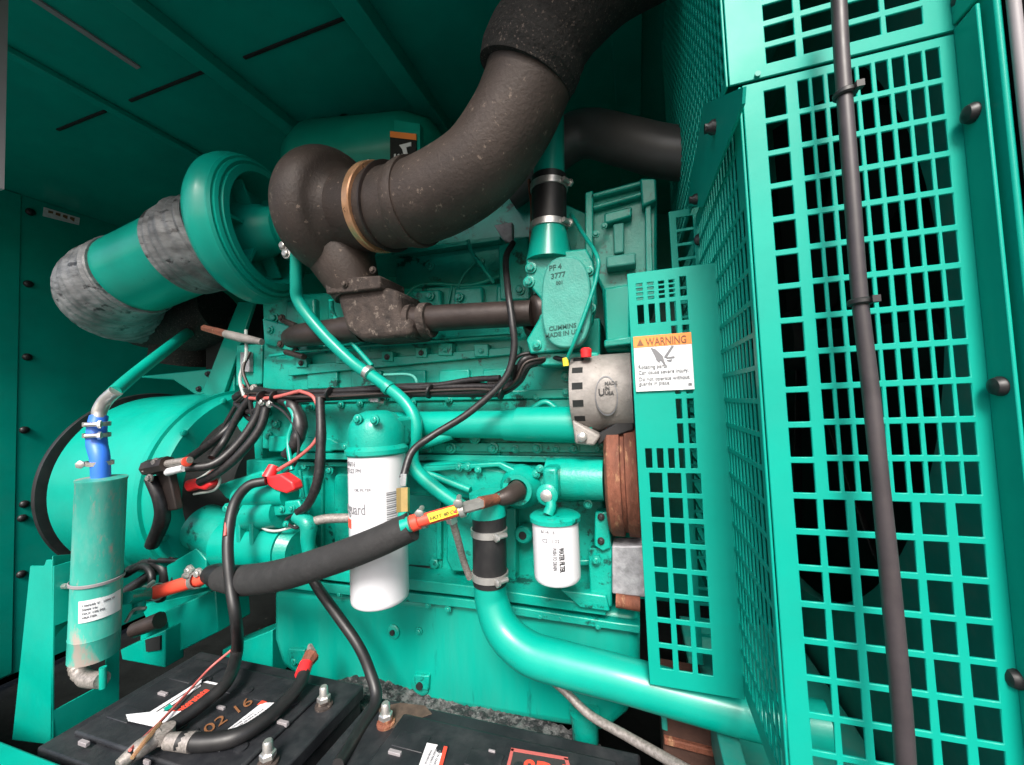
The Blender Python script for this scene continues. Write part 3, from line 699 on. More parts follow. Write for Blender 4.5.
ptube([(385, 402, .84), (370, 398, .83)], 3.5, n=10).build('fitting', steel, eng)
MB().slab([(370, 386), (378, 386), (378, 402), (370, 402)], .80, .01).build('loom_clip', galv, eng, bev=.001)
MB().slab([(487, 376), (498, 376), (498, 392), (487, 392)], .80, .01).build('loom_clip', galv, eng, bev=.001)
# rear sensor with rusty nut
b = MB().tube(path([(204, 328), (226, 334), (232, 336)], .84), [.010, .012, .007], n=6, sub=1); b.build('pressure_sensor', rust, eng)
MB().tube(path([(226, 334), (242, 338), (262, 342)], .84), [.012, .013, .009], n=12, sub=1).build('pressure_sensor', alu, eng)

# =================================================================== EXHAUST PIPE
ex = thing('exhaust_pipe', 'brown speckled exhaust elbow with copper coloured clamp band curving up from the turbocharger', 'exhaust pipe', W(430, 200, .72))
ptube([(350, 211, .752), (372, 209, .742), (400, 207, .725), (437, 195, .70), (478, 168, .68), (508, 128, .665), (525, 92, .655), (532, 68, .65)], [36, 37.5, 39, 41, 41.5, 42.5, 43.5, 44], n=40, sub=8).build('elbow', iron, ex)
ptube([(412, 204, .719), (416, 203, .716), (420, 202, .714)], [42, 43.2, 42.8], n=40, sub=4).build('weld_bead', iron, ex)
ptube([(525, 80, .65), (530, 66, .647), (537, 50, .643), (545, 36, .64)], [48, 51, 51, 49], n=48, sub=6).build('collar', lag, ex)
ptube([(538, 50, .643), (560, 10, .64), (600, -40, .66), (650, -80, .70), (720, -120, .8)], [46, 50, 58, 66, 66], n=40, sub=8).build('lagged_section', lag, ex)
P = path([(378, 208.5, .740), (387, 208, .736)])
MB().lathe(P[0], P[1] - P[0], [(36 * ppm(P[0]), -.006), (41.5 * ppm(P[0]), -.006), (42.5 * ppm(P[0]), -.004), (42.5 * ppm(P[0]), .011), (41.5 * ppm(P[0]), .013), (36 * ppm(P[0]), .013)], 56, caps=False).build('clamp_band', copper, ex)
P2 = P[1] + (P[1] - P[0]).normalized() * .014
MB().lathe(P2, P[1] - P[0], [(40 * ppm(P[0]), -.004), (41.8 * ppm(P[0]), -.003), (41.8 * ppm(P[0]), .001), (40 * ppm(P[0]), .002)], 56).build('joint_ring', manif, ex)
p = W(372, 168, .72); MB().tube([p, p + Vector((-.01, 0, .02))], .003, n=8).build('clamp_bolt', steel, ex)

# =================================================================== INTAKE DUCT
du = thing('intake_duct', 'thick teal air tube with grey taped rubber couplings left of the turbocharger', 'air duct', W(130, 275, .82))
ptube([(122, 281, .76), (218, 238, .80)], [38, 42], n=48).build('tube', teal, du)
cr = dict(rfun=lambda s: 1 + .02 * math.sin(s * 300) + .012 * math.sin(s * 117))
ptube([(186, 252, .785), (204, 245, .79), (222, 237, .80)], [42, 45.5, 43], n=40, sub=14, **cr).build('rubber_coupling', greyh, du)
ptube([(136, 275, .762), (122, 282, .76), (115, 289, .775), (116, 297, .82), (132, 306, .90), (165, 313, 1.03)], [39.5, 40, 41, 40, 36, 32], n=40, sub=12, **cr).build('rubber_elbow', greyh, du)
ptube([(150, 318, 1.02), (185, 326, 1.0), (222, 312, 1.02)], [30, 26, 26], n=28).build('air_inlet_pipe', lag, du)
ptube([(182, 362, 1.04), (188, 315, 1.03)], [26, 26], n=24).build('air_inlet_elbow', lag, du)

# dome + heat sign behind the turbo: expansion tank
tk = thing('surge_tank', 'rounded green tank tucked under the ceiling behind the turbocharger, with a warning decal', 'tank', W(380, 160, 1.15))
ptube([(300, 170, 1.12), (306, 169, 1.12), (322, 166, 1.12), (410, 160, 1.12), (432, 158, 1.12), (442, 157, 1.12)], [16, 30, 39, 41, 34, 18], n=40, sub=1).build('tank_body', teal, tk)
p = W(346, 122, 1.08); MB().lathe(p, (0, 0, 1), [(.03, -.02), (.03, .0), (.02, .014), (.006, .02)], 20).build('filler_cap', rubber, tk)
def fl_decal(x0, y0, x1, y1, Y, m): return MB().slab([(x0, y0 - 0), (x1, y0 + 3), (x1, y1 + 3), (x0, y1)], Y, .004)
dk = fl_decal(390, 131, 416, 170, 0.96, None).build('decal', darkm, tk)
fl_decal(390, 131, 416, 137, 0.959, None).build('orange_strip', orange, dk)
MB().slab([(399, 145), (411, 142), (411, 146), (406, 147), (408, 156), (404, 156), (402, 149)], 0.958, .002).build('pictogram', paper, dk)
for k in range(3): MB().slab([(394 + k * 3.4, 154 + k * .3), (395.6 + k * 3.4, 153.7), (394.6 + k * 3.4, 166), (393 + k * 3.4, 166)], 0.958, .002).build('pictogram', paper, dk)
MB().slab([(394, 120), (420, 124), (420, 172), (394, 170)], 0.966, .02).build('decal_bracket', teal, tk)

# =================================================================== COOLANT PIPES
lp = thing('coolant_pipe', 'fat glossy teal coolant pipe sweeping from under the oil cooler to the radiator', 'pipe', W(560, 650, .72))
ptube([(490, 583, .735), (492, 602, .735), (503, 630, .725), (528, 652, .715), (565, 664, .71), (620, 678, .705), (690, 698, .70), (760, 716, .69), (830, 728, .68)], [16, 16.5, 18, 19.5, 20, 20.5, 21, 22, 23], n=36, sub=8).build('pipe', teal, lp)
hs = thing('coolant_hose', 'short black rubber hose with two steel clamps above the fat coolant pipe', 'hose', W(490, 545, .735))
P = path([(489, 514, .735), (490, 583, .735)]); r_ = 16.8 * ppm(P[0]); axd = (P[1] - P[0]).normalized()
MB().tube([P[0], P[1]], r_, n=36).build('rubber_sleeve', rubber, hs)
clampband(W(489, 531, .735), axd, r_, .013, hs, screw=(.9, -.6, 0)); clampband(W(490, 574, .735), axd, r_, .013, hs, screw=(.9, -.6, 0))
ptube([(487, 492, .735), (489, 516, .735)], [18, 17.5], n=30).build('hose_neck', casting, eng)

hs2 = thing('upper_hose', 'black rubber hose with steel clamps on the neck above the cast cover', 'hose', W(549, 205, .80))
P = path([(549, 238, .80), (549, 178, .80)]); r2 = 17.5 * ppm(P[0]); ax2 = (P[1] - P[0]).normalized()
MB().tube([P[0], P[1]], r2, n=36).build('rubber_sleeve', rubber, hs2)
clampband(W(549, 227, .80), ax2, r2, .014, hs2, screw=(.9, -.4, 0)); clampband(W(549, 188, .80), ax2, r2, .014, hs2, screw=(.9, -.4, 0))
up = thing('vertical_pipe', 'dark green pipe rising behind the exhaust elbow from the upper black hose', 'pipe', W(549, 160, .80))
MB().tube(path([(549, 184, .80), (548, 100, .80), (546, 60, .82)]), 15.5 * ppm(W(549, 160, .80)), n=30).build('pipe', teal, up)
cp = thing('charge_air_pipe', 'smooth dark grey charge air pipe passing behind the fan guard', 'pipe', W(620, 140, .95))
ptube([(505, 192, .93), (530, 172, .93), (565, 142, .93), (590, 134, .93), (625, 142, .92), (665, 152, .91), (720, 158, .90)], [20, 22, 22, 22, 23, 24, 25], n=36, sub=8).build('pipe', mat('grey_pipe', (.10, .10, .10), .4, metal=.3), cp)

# =================================================================== BELT GUARD
YB = .66
bgd = thing('belt_guard', 'tall perforated teal belt guard plate carrying the orange and white warning label', 'guard', W(690, 690, YB))
x0 = W(634, 400, YB).x; x1 = W(725, 400, YB).x; z1 = W(672, 268, YB).z; z0 = W(690, 691, YB).z
def X_(px, py=500): return W(px, py, YB).x
holes = []
rows = [(W(672, 288 + 0, YB).z)]
zt = W(665, 288, YB).z; zb = W(680, 661, YB).z; rp = (zt - zb) / 15; hh = rp * .40
c5 = [(X_(a_), X_(b_)) for a_, b_ in ((648, 654.6), (659.6, 666), (671, 677), (681.7, 688), (693, 699.8))]
c3 = [(X_(a_), X_(b_)) for a_, b_ in ((650.8, 663.5), (669, 682.5), (687.6, 702.3))]
for k in range(16):
    z = zt - k * rp
    cs = c5 if k in (0, 1, 7) else (c5[3:] if k < 7 else c3)
    for i, (a_, b_) in enumerate(cs):
        if k == 0 and i < 4:
            for q_ in range(4):
                zz_ = z - hh + q_ * hh / 2; holes.append((a_, b_, zz_, zz_ + hh * .3))
        else: holes.append((a_, b_, z - hh, z + hh))
plate((0, YB, 0), (1, 0, 0), (0, 0, 1), (x0, x1), (z0, z1), holes, -.003).build('guard_plate', guardp, bgd, bev=.0007, seg=1)
MB().box(x0 - .0002, x0 + .004, YB + .0005, YB + .05, z0 + .02, z1 - .002).build('return_flange', guardp, bgd, bev=.001)
MB().box(x1 - .004, x1 - .0005, YB + .0035, YB + .05, z0, z1 - .003).build('return_flange', guardp, bgd, bev=.001)
MB().box(x0 + .002, x1 - .004, YB + .0035, YB + .04, z1 - .004, z1 - .001).build('return_flange', guardp, bgd, bev=.001)
# warning label
a = W(633.5, 336, YB - .0015); c_ = W(692.5, 391, YB - .0015)
lx0 = W(634.5, 362, YB).x; lx1 = W(692.5, 362, YB).x; lz1 = W(663, 335, YB).z; lz0 = W(663, 390.5, YB).z
LW = lx1 - lx0; LH = lz1 - lz0; yl = YB - .004
lab = MB().box(lx0, lx1, yl, YB + .0005 - .001, lz0, lz1).build('warning_label', paper, bgd)
MB().box(lx0, lx1, yl - .0006, yl + .001, lz1 - LH * .2, lz1 + .0003).build('orange_header', orange, lab)
o_ = lambda u_, v_: (lx0 + LW * u_, yl - .0007, lz1 - LH * v_)
text('\u26A0WARNING' if False else 'WARNING', flatmap(o_(.22, .175), (1, 0, 0), (0, 0, 1)), LH * .19, 'lettering', brown_ink, lab, bold=.0002, sx=.74)
b = MB().prism([Vector(o_(*q_)) for q_ in ((.06, .17), (.18, .17), (.12, .04))], (0, -.0005, 0)); b.build('alert_triangle', brown_ink, lab)
for s, v_ in (('Rotating parts.', .59), ('Can cause severe injury.', .69), ('Do not operate without', .81), ('guards in place.', .89)):
    text(s, flatmap(o_(.06, v_), (1, 0, 0), (0, 0, 1)), LH * .10, 'lettering', grey_ink, lab, sx=.86)
b = MB()
for pl in ([(.30, .22), (.38, .25), (.50, .38), (.52, .47), (.55, .56), (.50, .52), (.46, .45), (.44, .50), (.39, .45), (.37, .38)], [(.66, .21), (.70, .22), (.56, .42), (.52, .40)], [(.56, .41), (.70, .40), (.70, .43), (.56, .43)], [(.56, .46), (.66, .45), (.64, .49), (.58, .48)]):
    b.prism([Vector(o_(*q_)) for q_ in pl], (0, -.0005, 0))
b.build('hand_pictogram', grey_ink, lab)
text('00', flatmap(o_(.90, .93), (1, 0, 0), (0, 0, 1)), LH * .06, 'lettering', dark_ink, lab)

# =================================================================== FAN GUARD
fg = thing('fan_guard', 'large perforated teal fan guard with a folded mesh side in front of the radiator', 'guard', (.2, .5, -.45))
gx0 = W(770, 400, YG).x - .0; gx0 = .129; gx1 = .313
gz1 = W(745, 85, YG).z; gz0 = -.62
Xg = lambda px, py=400: W(px, py, YG).x
zr0 = W(776, 102, YG).z; zr18 = W(815, 735, YG).z; gp = (zr0 - zr18) / 18
hh = gp * .415
colA = (Xg(795, 512), Xg(817.5, 512))
small = [(Xg(a_), Xg(b_)) for a_, b_ in ((822.4, 833.8), (838, 849.4), (854.4, 866.6), (871, 883), (887.5, 900), (905, 917.6), (922.6, 935.5), (940, 954), (958.5, 973))]
big = [(Xg(a_, 515), Xg(b_, 515)) for a_, b_ in ((824.6, 847), (856, 880), (889, 912.5), (921.5, 947), (957, 982))]
holes = []
for k in range(0, 22):
    z = zr0 - k * gp
    if z - hh < gz0 + .01: break
    holes.append((*colA, z - hh, z + hh))
    for h in (small if k < 12 else big): holes.append((*h, z - hh + (gp * .06 if k < 12 else 0), z + hh + (gp * .06 if k < 12 else 0)))
plate((0, YG, 0), (1, 0, 0), (0, 0, 1), (gx0, gx1), (gz0, gz1), holes, -.003).build('front_panel', guardp, fg, bev=.0007, seg=1)
# folded side panel running back
sdv = Vector((0, 1, 0)); L_ = .62; LU = .62; gzs = WX(773, 765, .129).z
cw = .0135; sh = []
for k in range(-1, 22):
    z = zr0 - k * gp - gp * .3
    if z - hh < gzs + .01 or z + hh > gz1 - .005: continue
    for i in range(int((L_ - .03) / (cw + .0038))):
        u_ = .012 + i * (cw + .0038); 
        if z > zr0 - gp * 3.2 and u_ < .02: continue
        sh.append((u_, u_ + cw, z - hh, z + hh))
plate((gx0 - .001, YG + .001, 0), sdv, (0, 0, 1), (.0, L_), (gzs, gz1), sh, -.0025).build('side_panel', guardp, fg, bev=.0007, seg=1)
# bracket wing at the top corner
MB().prism([WX(743, 87, .112), WX(704, 104, .112), WX(686, 206, .112), WX(703, 207, .112), WX(742, 104, .112)], (.003, .0, 0)).build('corner_bracket', guardp, fg)
for (x, y, X) in ((715, 127, .112), (697, 199, .112)):
    p = WX(x, y, X); MB().lathe(p, (-1, 0, 0), [(.009, -.004), (.009, .004), (.006, .008), (.006, .012)], 8).build('bolt', rubber, fg)
# right-hand flange folded towards the viewer, with knobs
MB().box(gx1 - .003, gx1 + .0, q.y + .004, YG + .0, gz0, gz1 + .004).build('right_flange', guardp, fg, bev=.001)
def knob(px, py, X, r, root, m=rubber):
    p = WX(px, py, X) if X else W(px, py, YG)
    d = Vector((-1, 0, 0)) if X else Vector((0, -1, 0))
    MB().lathe(p - d * .003, d, [(r * .5, 0), (r * .6, .003), (r, .004), (r * 1.05, .008), (r * .85, .012), (r * .3, .014)], 20).build('knob', m, root)
knob(978, 112, .313, .0085, fg); knob(1006, 386, .313, .0085, fg)
knob(1021, 679, .313, .0085, fg)

# upper guard panel
ug = thing('upper_guard', 'upper perforated teal guard panel with wide slots, cut off by the top of the photo', 'guard', (.2, .49, .36))
uz0 = gz1 + .0035; uz1 = CZ - .06
uh = []
zA = W(780, 52, YG).z; up_ = W(780, 30, YG).z - zA
ucols = [(Xg(a_, 40), Xg(b_, 40)) for a_, b_ in ((765, 795), (803, 838), (846, 882), (888, 925))]
k = 0
while zA + k * up_ < uz1 - .03:
    z = zA + k * up_
    for h in ucols: uh.append((*h, z - up_ * .36, z + up_ * .36))
    k += 1
plate((0, YG, 0), (1, 0, 0), (0, 0, 1), (gx0 - .012, gx1), (uz0, uz1), uh, -.003).build('front_panel', guardp, ug, bev=.0007, seg=1)
sh = []
for k in range(40):
    z = uz0 + .022 + k * gp * .55
    if z > uz1 - .02: break
    for i in range(35): sh.append((.006 + i * .0173, .006 + i * .0173 + .0135, z - gp * .22, z + gp * .22))
plate((gx0 - .013, YG + .001, 0), sdv, (0, 0, 1), (.0, LU), (uz0, uz1), sh, -.0025).build('side_panel', guardp, ug, bev=.0007, seg=1)
MB().box(gx1 - .003, gx1, q.y + .004, YG, gz1 + .008, uz1).build('right_flange', guardp, ug, bev=.001)
knob(963, 2, None, .010, ug)
MB().tube([W(757, 76, YG), W(757, 76, YG) + Vector((0, -.004, 0))], .003, n=10).build('rivet', dullteal, ug)

# small rear guard panel between gear housing and fan guard
rg = thing('rear_guard', 'small teal guard strip with square holes half hidden behind the belt guard', 'guard', W(688, 260, .80))
YR = .80
xx0 = W(670, 235, YR).x; xx1 = W(712, 235, YR).x
hx_ = (W(677, 235, YR).x, W(694, 235, YR).x); hl = []
zt = W(685, 222, YR).z; rp2 = W(685, 222, YR).z - W(685, 236.5, YR).z
for k in range(30): hl.append((*hx_, zt - k * rp2 - rp2 * .4, zt - k * rp2 + rp2 * .4))
plate((0, YR, 0), (1, 0, 0), (0, 0, 1), (xx0, xx1), (-.45, W(685, 209, YR).z), hl, -.003).build('guard_plate', guardp, rg, bev=.0007, seg=1)
p = W(700, 240, YR); MB().lathe(p, (0, -1, 0), [(.011, -.001), (.011, .006), (.005, .010)], 16).build('bolt', rubber, rg)

# =================================================================== RADIATOR
ra = thing('radiator', 'dark radiator fan and dull green shroud seen through the fan guard', 'radiator', (.5, 1.12, -.7))
FCn = Vector((.44, 1.50, .16)); FR = .757; ring = MB(); vv = []; ff_ = []
n = 96; YA, YZ, ZA, ZB = .50, 2.285, -.95, .985
for i in range(n):
    a = 2 * math.pi * i / n; c, s = math.cos(a), math.sin(a)
    t = min((YZ - FCn.y) / c if c > 1e-6 else 9, (YA - FCn.y) / c if c < -1e-6 else 9, (ZB - FCn.z) / s if s > 1e-6 else 9, (ZA - FCn.z) / s if s < -1e-6 else 9)
    for X, rr in ((FCn.x, FR), (FCn.x, t), (FCn.x + .03, t), (FCn.x + .03, FR)): vv.append((X, FCn.y + c * rr, FCn.z + s * rr))
for i in range(n):
    j = (i + 1) % n
    for k in range(4):
        m = (k + 1) % 4; ff_.append((i * 4 + k, j * 4 + k, j * 4 + m, i * 4 + m))
ring.add(vv, ff_).build('shroud', dullteal, ra)
MB().box(.62, .70, .50, 2.1, -.9, .88).build('core', core_m, ra)
MB().box(.475, .62, .492, .505, -.9, .88).build('side_channel', dullteal, ra)
MB().lathe(FCn + Vector((.06, 0, 0)), (1, 0, 0), [(.09, -.03), (.10, 0), (.10, .05), (.04, .06)], 32).build('fan_hub', darkm, ra)
for k in range(8):
    a = R(k * 45 + 12); d_ = Vector((0, math.cos(a), math.sin(a))); t_ = Vector((.5, -math.sin(a), math.cos(a))).normalized()
    c0 = FCn + Vector((.07, 0, 0))
    MB().prism([c0 + d_ * .09 - t_ * .04, c0 + d_ * .68 - t_ * .10, c0 + d_ * .68 + t_ * .10, c0 + d_ * .09 + t_ * .04], Vector((.004, 0, 0))).build('fan_blade', darkm, ra, bev=.001)
# lower frame rails seen through guard
sk = thing('skid_frame', 'dull green base frame rails under the radiator and engine', 'frame', (-.3, 1.0, -1.1))
MB().box(.10, 1.9, .60, .68, -.66, -.56).build('cross_rail', dullteal, sk, bev=.005)
MB().box(.10, .43, .72, 1.5, -.80, -.76).build('base_plate', dullteal, sk, bev=.004)
MB().box(-1.0, 2.0, .86, .98, -1.1, -.86).build('side_rail', dullteal, sk, bev=.006)
MB().box(.09, .12, .56, .9, -.60, -.52).build('cross_tie', dullteal, sk, bev=.003)
# rusty support box beneath the belt guard
fb = thing('engine_foot', 'rusty brown steel mounting box below the fat coolant pipe', 'bracket', W(700, 765, .76))
MB().slab([(662, 700), (737, 715), (738, 790), (664, 790)], .76, .12).build('box', mat('dark_rust', (.055, .024, .016), .75, var=.4, vscale=20, bump=.4, spots=(.16, .09, .05), spscale=26, spth=.62), fb, bev=.004)
MB().slab([(664, 738), (737, 757), (737, 764), (664, 745)], .752, .02).build('lip', rust, fb, bev=.002)
MB().slab([(660, 700), (666, 701), (668, 732), (662, 730)], .75, .02).build('side_flange', dullteal, fb, bev=.002)

# gritty ledge under the oil pan
rg_ = random.Random(3); nx, ny = 90, 16; gv = []; gf = []
for i in range(nx + 1):
    for k in range(ny + 1):
        u_ = i / nx; v_ = k / ny
        h_ = -.668 + .010 * math.sin(u_ * 9) + rg_.uniform(-.004, .004) - .06 * max(0, u_ - .62) ** 1.0 * 2 - .03 * max(0, .08 - u_) * 8
        gv.append((-.76 + u_ * .66, .742 + v_ * .11, h_ if 0 < k and 0 < i < nx else -.78))
for i in range(nx):
    for k in range(ny):
        a_ = i * (ny + 1) + k; gf.append((a_, a_ + ny + 1, a_ + ny + 2, a_ + 1))
gl = MB().add(gv, gf).build('grit_ledge', grav); tag(gl, 'grey grit and debris heaped under the oil pan behind the batteries', 'debris')
# =================================================================== ROD AND CABLES
rd = thing('guard_cable', 'long grey sleeved cable hanging down in front of the fan guard', 'cable', W(870, 380, .42))
P = path([(838, -20, .44), (842, 60, .44), (851, 180, .44), (860, 300, .44), (870, 385, .44), (880, 480, .437), (890, 580, .435), (901, 700, .43), (907, 790, .43)])
MB().tube(P, [6.6 * ppm(P[0])] * 4 + [6.9 * ppm(P[0])] * 2 + [7.6 * ppm(P[0])] * 3, n=18).build('sleeve', rod, rd)
for (x, y) in ((845, 94), (860, 302)):
    p = W(x, y, .44); MB().lathe(p - Vector((0, 0, .003)), (0, 0, 1), [(.0080, 0), (.0096, .0015), (.0096, .0045), (.0080, .006)], 18).build('cable_tie', rubber, rd)
    MB().box(p.x + .004, p.x + .010, p.y - .012, p.y - .006, p.z - .003, p.z + .003).build('cable_tie_lock', rubber, rd)

# long sensor cable from the rocker down to the oil hose fitting
def cable(name, label, pts, rpx, m=wire, Y=None, cat='cable', group=None, **k):
    P = path(pts, Y); t = thing(name, label, cat, P[0], group)
    ptube(pts, rpx, Y, n=12, sub=8, **k).build('sleeve', m, t)
    return t
corr = lambda s: 1 + .06 * math.sin(s * 900)
c1 = cable('sensor_cable', 'slim black cable looping down past the manifold to the brass fitting', [(513, 243, .88), (506, 258, .84), (508, 290, .765), (512, 320, .745), (514, 350, .745), (504, 380, .74), (470, 412, .72), (432, 436, .69), (412, 452, .66), (403, 478, .635)], 3.6)
ptube([(404, 474, .635), (403, 486, .63)], 3.5, n=6).build('crimp_fitting', steel, c1)
ptube([(403, 488, .63), (403, 512, .62)], [6.5, 6.5], n=6).build('brass_nut', brass, c1)
ptube([(403, 512, .62), (404, 526, .61)], [5, 8], n=14).build('green_fitting', teal, c1)
lpts = [(568, 360, .78), (545, 357, .80), (524, 362, .78), (514, 378, .78), (500, 388, .79), (470, 389, .80), (400, 391, .80), (330, 394, .80), (280, 395, .81), (250, 393, .84), (236, 400, .86)]
hl_ = cable('wiring_loom', 'thick bundle of black wiring clipped along the engine side from alternator to generator', [(a_, b_ - 2.5 if a_ < 540 else b_, c_) for a_, b_, c_ in lpts], [2, 3, 3.2, 3.2, 3, 3, 3, 3, 3.4, 4, 4], rfun=lambda s: 1 + .07 * math.sin(s * 1500))
for k_, (dy, dY, rr_, m_) in enumerate(((2.5, -.004, 3.2, wire), (0, .012, 3.6, rubber), (5.5, .006, 2.0, wire), (-5, .008, 1.6, rubber), (1.5, -.014, 1.3, manif))):
    ptube([(a_ + (dy if 500 < a_ < 530 else 0), b_ + dy + 1.2 * math.sin(i_ * 1.7 + k_), c_ + dY) for i_, (a_, b_, c_) in enumerate(lpts[1:])], rr_, n=10, sub=8).build('wire', m_, hl_)
ptube([(500, 378, .785), (470, 380, .80), (430, 386, .80), (370, 388, .80)], 3).build('branch_wire', wire, hl_)
ptube([(242, 385, .84), (246, 397, .83), (270, 398, .80), (300, 391, .79)], 1.8).build('pink_wire', pinkw, hl_)
ptube([(300, 391, .79), (314, 398, .785), (320, 420, .78), (316, 440, .77), (300, 456, .76), (278, 470, .75)], 1.8).build('pink_wire', pinkw, hl_)
for (x, y, Y) in ((514, 372, .765), (502, 392, .78), (430, 391, .79), (330, 393, .79), (262, 396, .80), (275, 396, .80)):
    p = W(x, y, Y); MB().lathe(p - Vector((.003, 0, 0)), (1, 0, -.3), [(.014, 0), (.0165, .001), (.0165, .005), (.014, .006)], 16).build('cable_tie', rubber, hl_)
for i, (pts, r_) in enumerate((([(250, 400, .84), (234, 422, .83), (215, 440, .79), (186, 461, .70)], 3.8), ([(252, 396, .83), (240, 412, .82), (225, 440, .80), (212, 458, .76)], 3.6), ([(262, 398, .82), (256, 418, .81), (238, 444, .78), (214, 464, .74), (186, 468, .70)], 4.2), ([(268, 398, .82), (260, 428, .80), (238, 456, .77), (216, 474, .75), (200, 482, .745)], 4.2))):
    ptube(pts, r_, n=12, sub=8).build('branch_wire', wire, hl_)
ptube([(276, 396, .82), (292, 405, .81), (300, 425, .80), (296, 442, .79), (286, 455, .79)], [6, 6.5, 7, 6.5, 5], n=14, sub=8, rfun=corr).build('corrugated_branch', wire, hl_)
ptube([(286, 402, .80), (294, 418, .79), (288, 440, .78), (292, 470, .76)], 2.2).build('green_wire', teal, hl_)
ptube([(320, 398, .79), (321, 440, .77), (318, 480, .76), (308, 504, .76), (298, 512, .76)], [4.5, 4.8, 4.8, 4.6, 4], n=12, sub=8, rfun=corr).build('corrugated_branch', wire, hl_)
ptube([(262, 500, .76), (261, 525, .755), (275, 531, .755), (296, 526, .77)], 1.3).build('pale_wire', whitew, hl_)
ptube([(214, 472, .77), (220, 480, .765), (214, 490, .765), (194, 494, .765)], 1.3).build('pale_wire', whitew, hl_)
for k in range(4): ptube([(186 + k * 4, 484, .78), (200 + k * 4, 478, .77), (212 + k * 2, 470, .78)], 1.3).build('pink_wire', pinkw if k % 2 else whitew, hl_)
for (pts, r_, m_) in (([(238, 402, .86), (222, 430, .85), (206, 462, .84), (192, 486, .82)], 2.2, wire), ([(262, 400, .80), (284, 412, .79), (298, 436, .78), (296, 462, .77), (284, 474, .76)], 1.4, rubber), ([(246, 330, .86), (246, 356, .85), (240, 378, .84), (244, 396, .83)], 1.6, whitew), ([(250, 352, .86), (243, 370, .84), (250, 390, .83)], 1.6, manif), ([(320, 470, .77), (312, 496, .765), (304, 508, .765)], 1.6, wire), ([(300, 512, .765), (286, 520, .76), (296, 528, .76), (304, 520, .765)], 1.5, rubber), ([(236, 404, .85), (250, 412, .83), (262, 406, .82), (268, 398, .81)], 3, wire), ([(240, 410, .85), (252, 420, .83), (250, 400, .82)], 2.2, rubber)):
    ptube(pts, r_, n=8).build('branch_wire', m_, hl_)
for (x, y, Y, m_) in ((262, 402, .80, steel), (270, 404, .80, steel), (254, 388, .83, alu)): bolt(x, y, Y, 3, hl_, m_, name='connector')
# terminal cluster with silver sleeves at (150..215, 460)
tcl = thing('terminal_cluster', 'dark terminal stud cluster with pale cable lugs above the second starter', 'terminal', W(160, 470, .70))
MB().slab([(152, 462), (166, 462), (176, 510), (164, 512)], .71, .02).build('post', manif, tcl, bev=.004)
ptube([(148, 468, .695), (168, 464, .695)], [8, 8], n=8).build('stud_block', manif, tcl)
ptube([(166, 464, .695), (190, 460, .695)], [4, 3.4], n=10).build('cable_lug', braid, tcl)
ptube([(168, 472, .695), (184, 468, .695)], [4, 3.6], n=10).build('cable_lug', dirtyp, tcl)
P = path([(186, 462, .69), (190, 461, .69)]); MB().lathe(P[0], P[1] - P[0], [(.009, 0), (.012, .001), (.012, .005), (.009, .006)], 16).build('red_ring', redh, tcl)
for (x, y) in ((146, 469), (150, 478), (156, 462)): bolt(x, y, .685, 3, tcl, alu)
ptube([(150, 478, .70), (160, 500, .705), (162, 520, .71), (152, 545, .72)], [5, 6, 7, 6]).build('drop_cable', wire, tcl)

# cable loops lower-left in the dark (under starters)
lc = thing('tangled_cables', 'tangle of dark cables in the gap under the second starter', 'cables', W(150, 560, .82))
for pts, r_ in (([(132, 545, .79), (150, 540, .78), (166, 548, .77), (176, 568, .77), (170, 590, .76)], 2.5), ([(126, 575, .77), (144, 566, .76), (152, 580, .75), (140, 600, .75)], 3), ([(150, 560, .76), (190, 562, .77), (216, 572, .78)], 2.4), ([(128, 556, .80), (150, 552, .80), (170, 560, .80), (178, 580, .80)], 4), ([(130, 570, .80), (150, 562, .78), (165, 572, .78), (160, 600, .78)], 4.5), ([(200, 556, .84), (172, 554, .84), (150, 575, .82), (128, 590, .80)], 5), ([(128, 548, .8), (140, 556, .79), (158, 552, .79)], 2.5)):
    ptube(pts, r_).build('cable', rubber, lc)
# starter cable to battery
sc_ = cable('starter_cable', 'thick grey battery cable dropping from the red starter cap to the front battery terminal', [(266, 481, .73), (248, 486, .71), (234, 505, .69), (228, 540, .66), (230, 580, .64), (236, 620, .63), ('z', 237, 650, -.54), ('z', 228, 680, -.555), ('z', 205, 702, -.565), ('z', 180, 720, -.57), ('z', 150, 740, -.572), ('z', 128, 758, -.572)], [4.6, 4.8, 5, 5, 5, 5.2, 5.5, 6, 6.3, 6.5, 6.5, 6], m=rubber)
ptube([(246, 486, .707), (229, 510, .68), (225, 536, .652)], 1.5).build('pink_wire', pinkw, sc_)
ptube([('z', 118, 765, -.575), ('z', 138, 750, -.572), ('z', 160, 736, -.57)], [5, 8.5, 8], n=10).build('terminal_clamp', braid, sc_)
ptube([('z', 234, 648, -.54), ('z', 210, 668, -.57), ('z', 188, 692, -.58), ('z', 160, 722, -.575), ('z', 130, 750, -.56)], 1.3).build('pink_wire', pinkw, sc_)
ptube([('z', 160, 724, -.56), ('z', 146, 740, -.555), ('z', 132, 758, -.56)], [2.2, 2.4, 2], n=8).build('bare_wire', copper, sc_)
b2 = cable('jumper_cable', 'thick black battery cable with red taped lug lying across the left battery', [('z', 305, 668, -.555), ('z', 300, 684, -.565), ('z', 285, 702, -.572), ('z', 262, 722, -.575), ('z', 235, 737, -.575), ('z', 205, 742, -.575), ('z', 180, 741, -.572)], [5.5, 6.5, 6.8, 7.2, 7.8, 8, 8], m=rubber)
P = path([(176, 741, .54), (200, 741, .555)])
ptube([('z', 168, 741, -.574), ('z', 194, 742, -.573)], [7, 8.8], n=14).build('cable_lug', braid, b2)
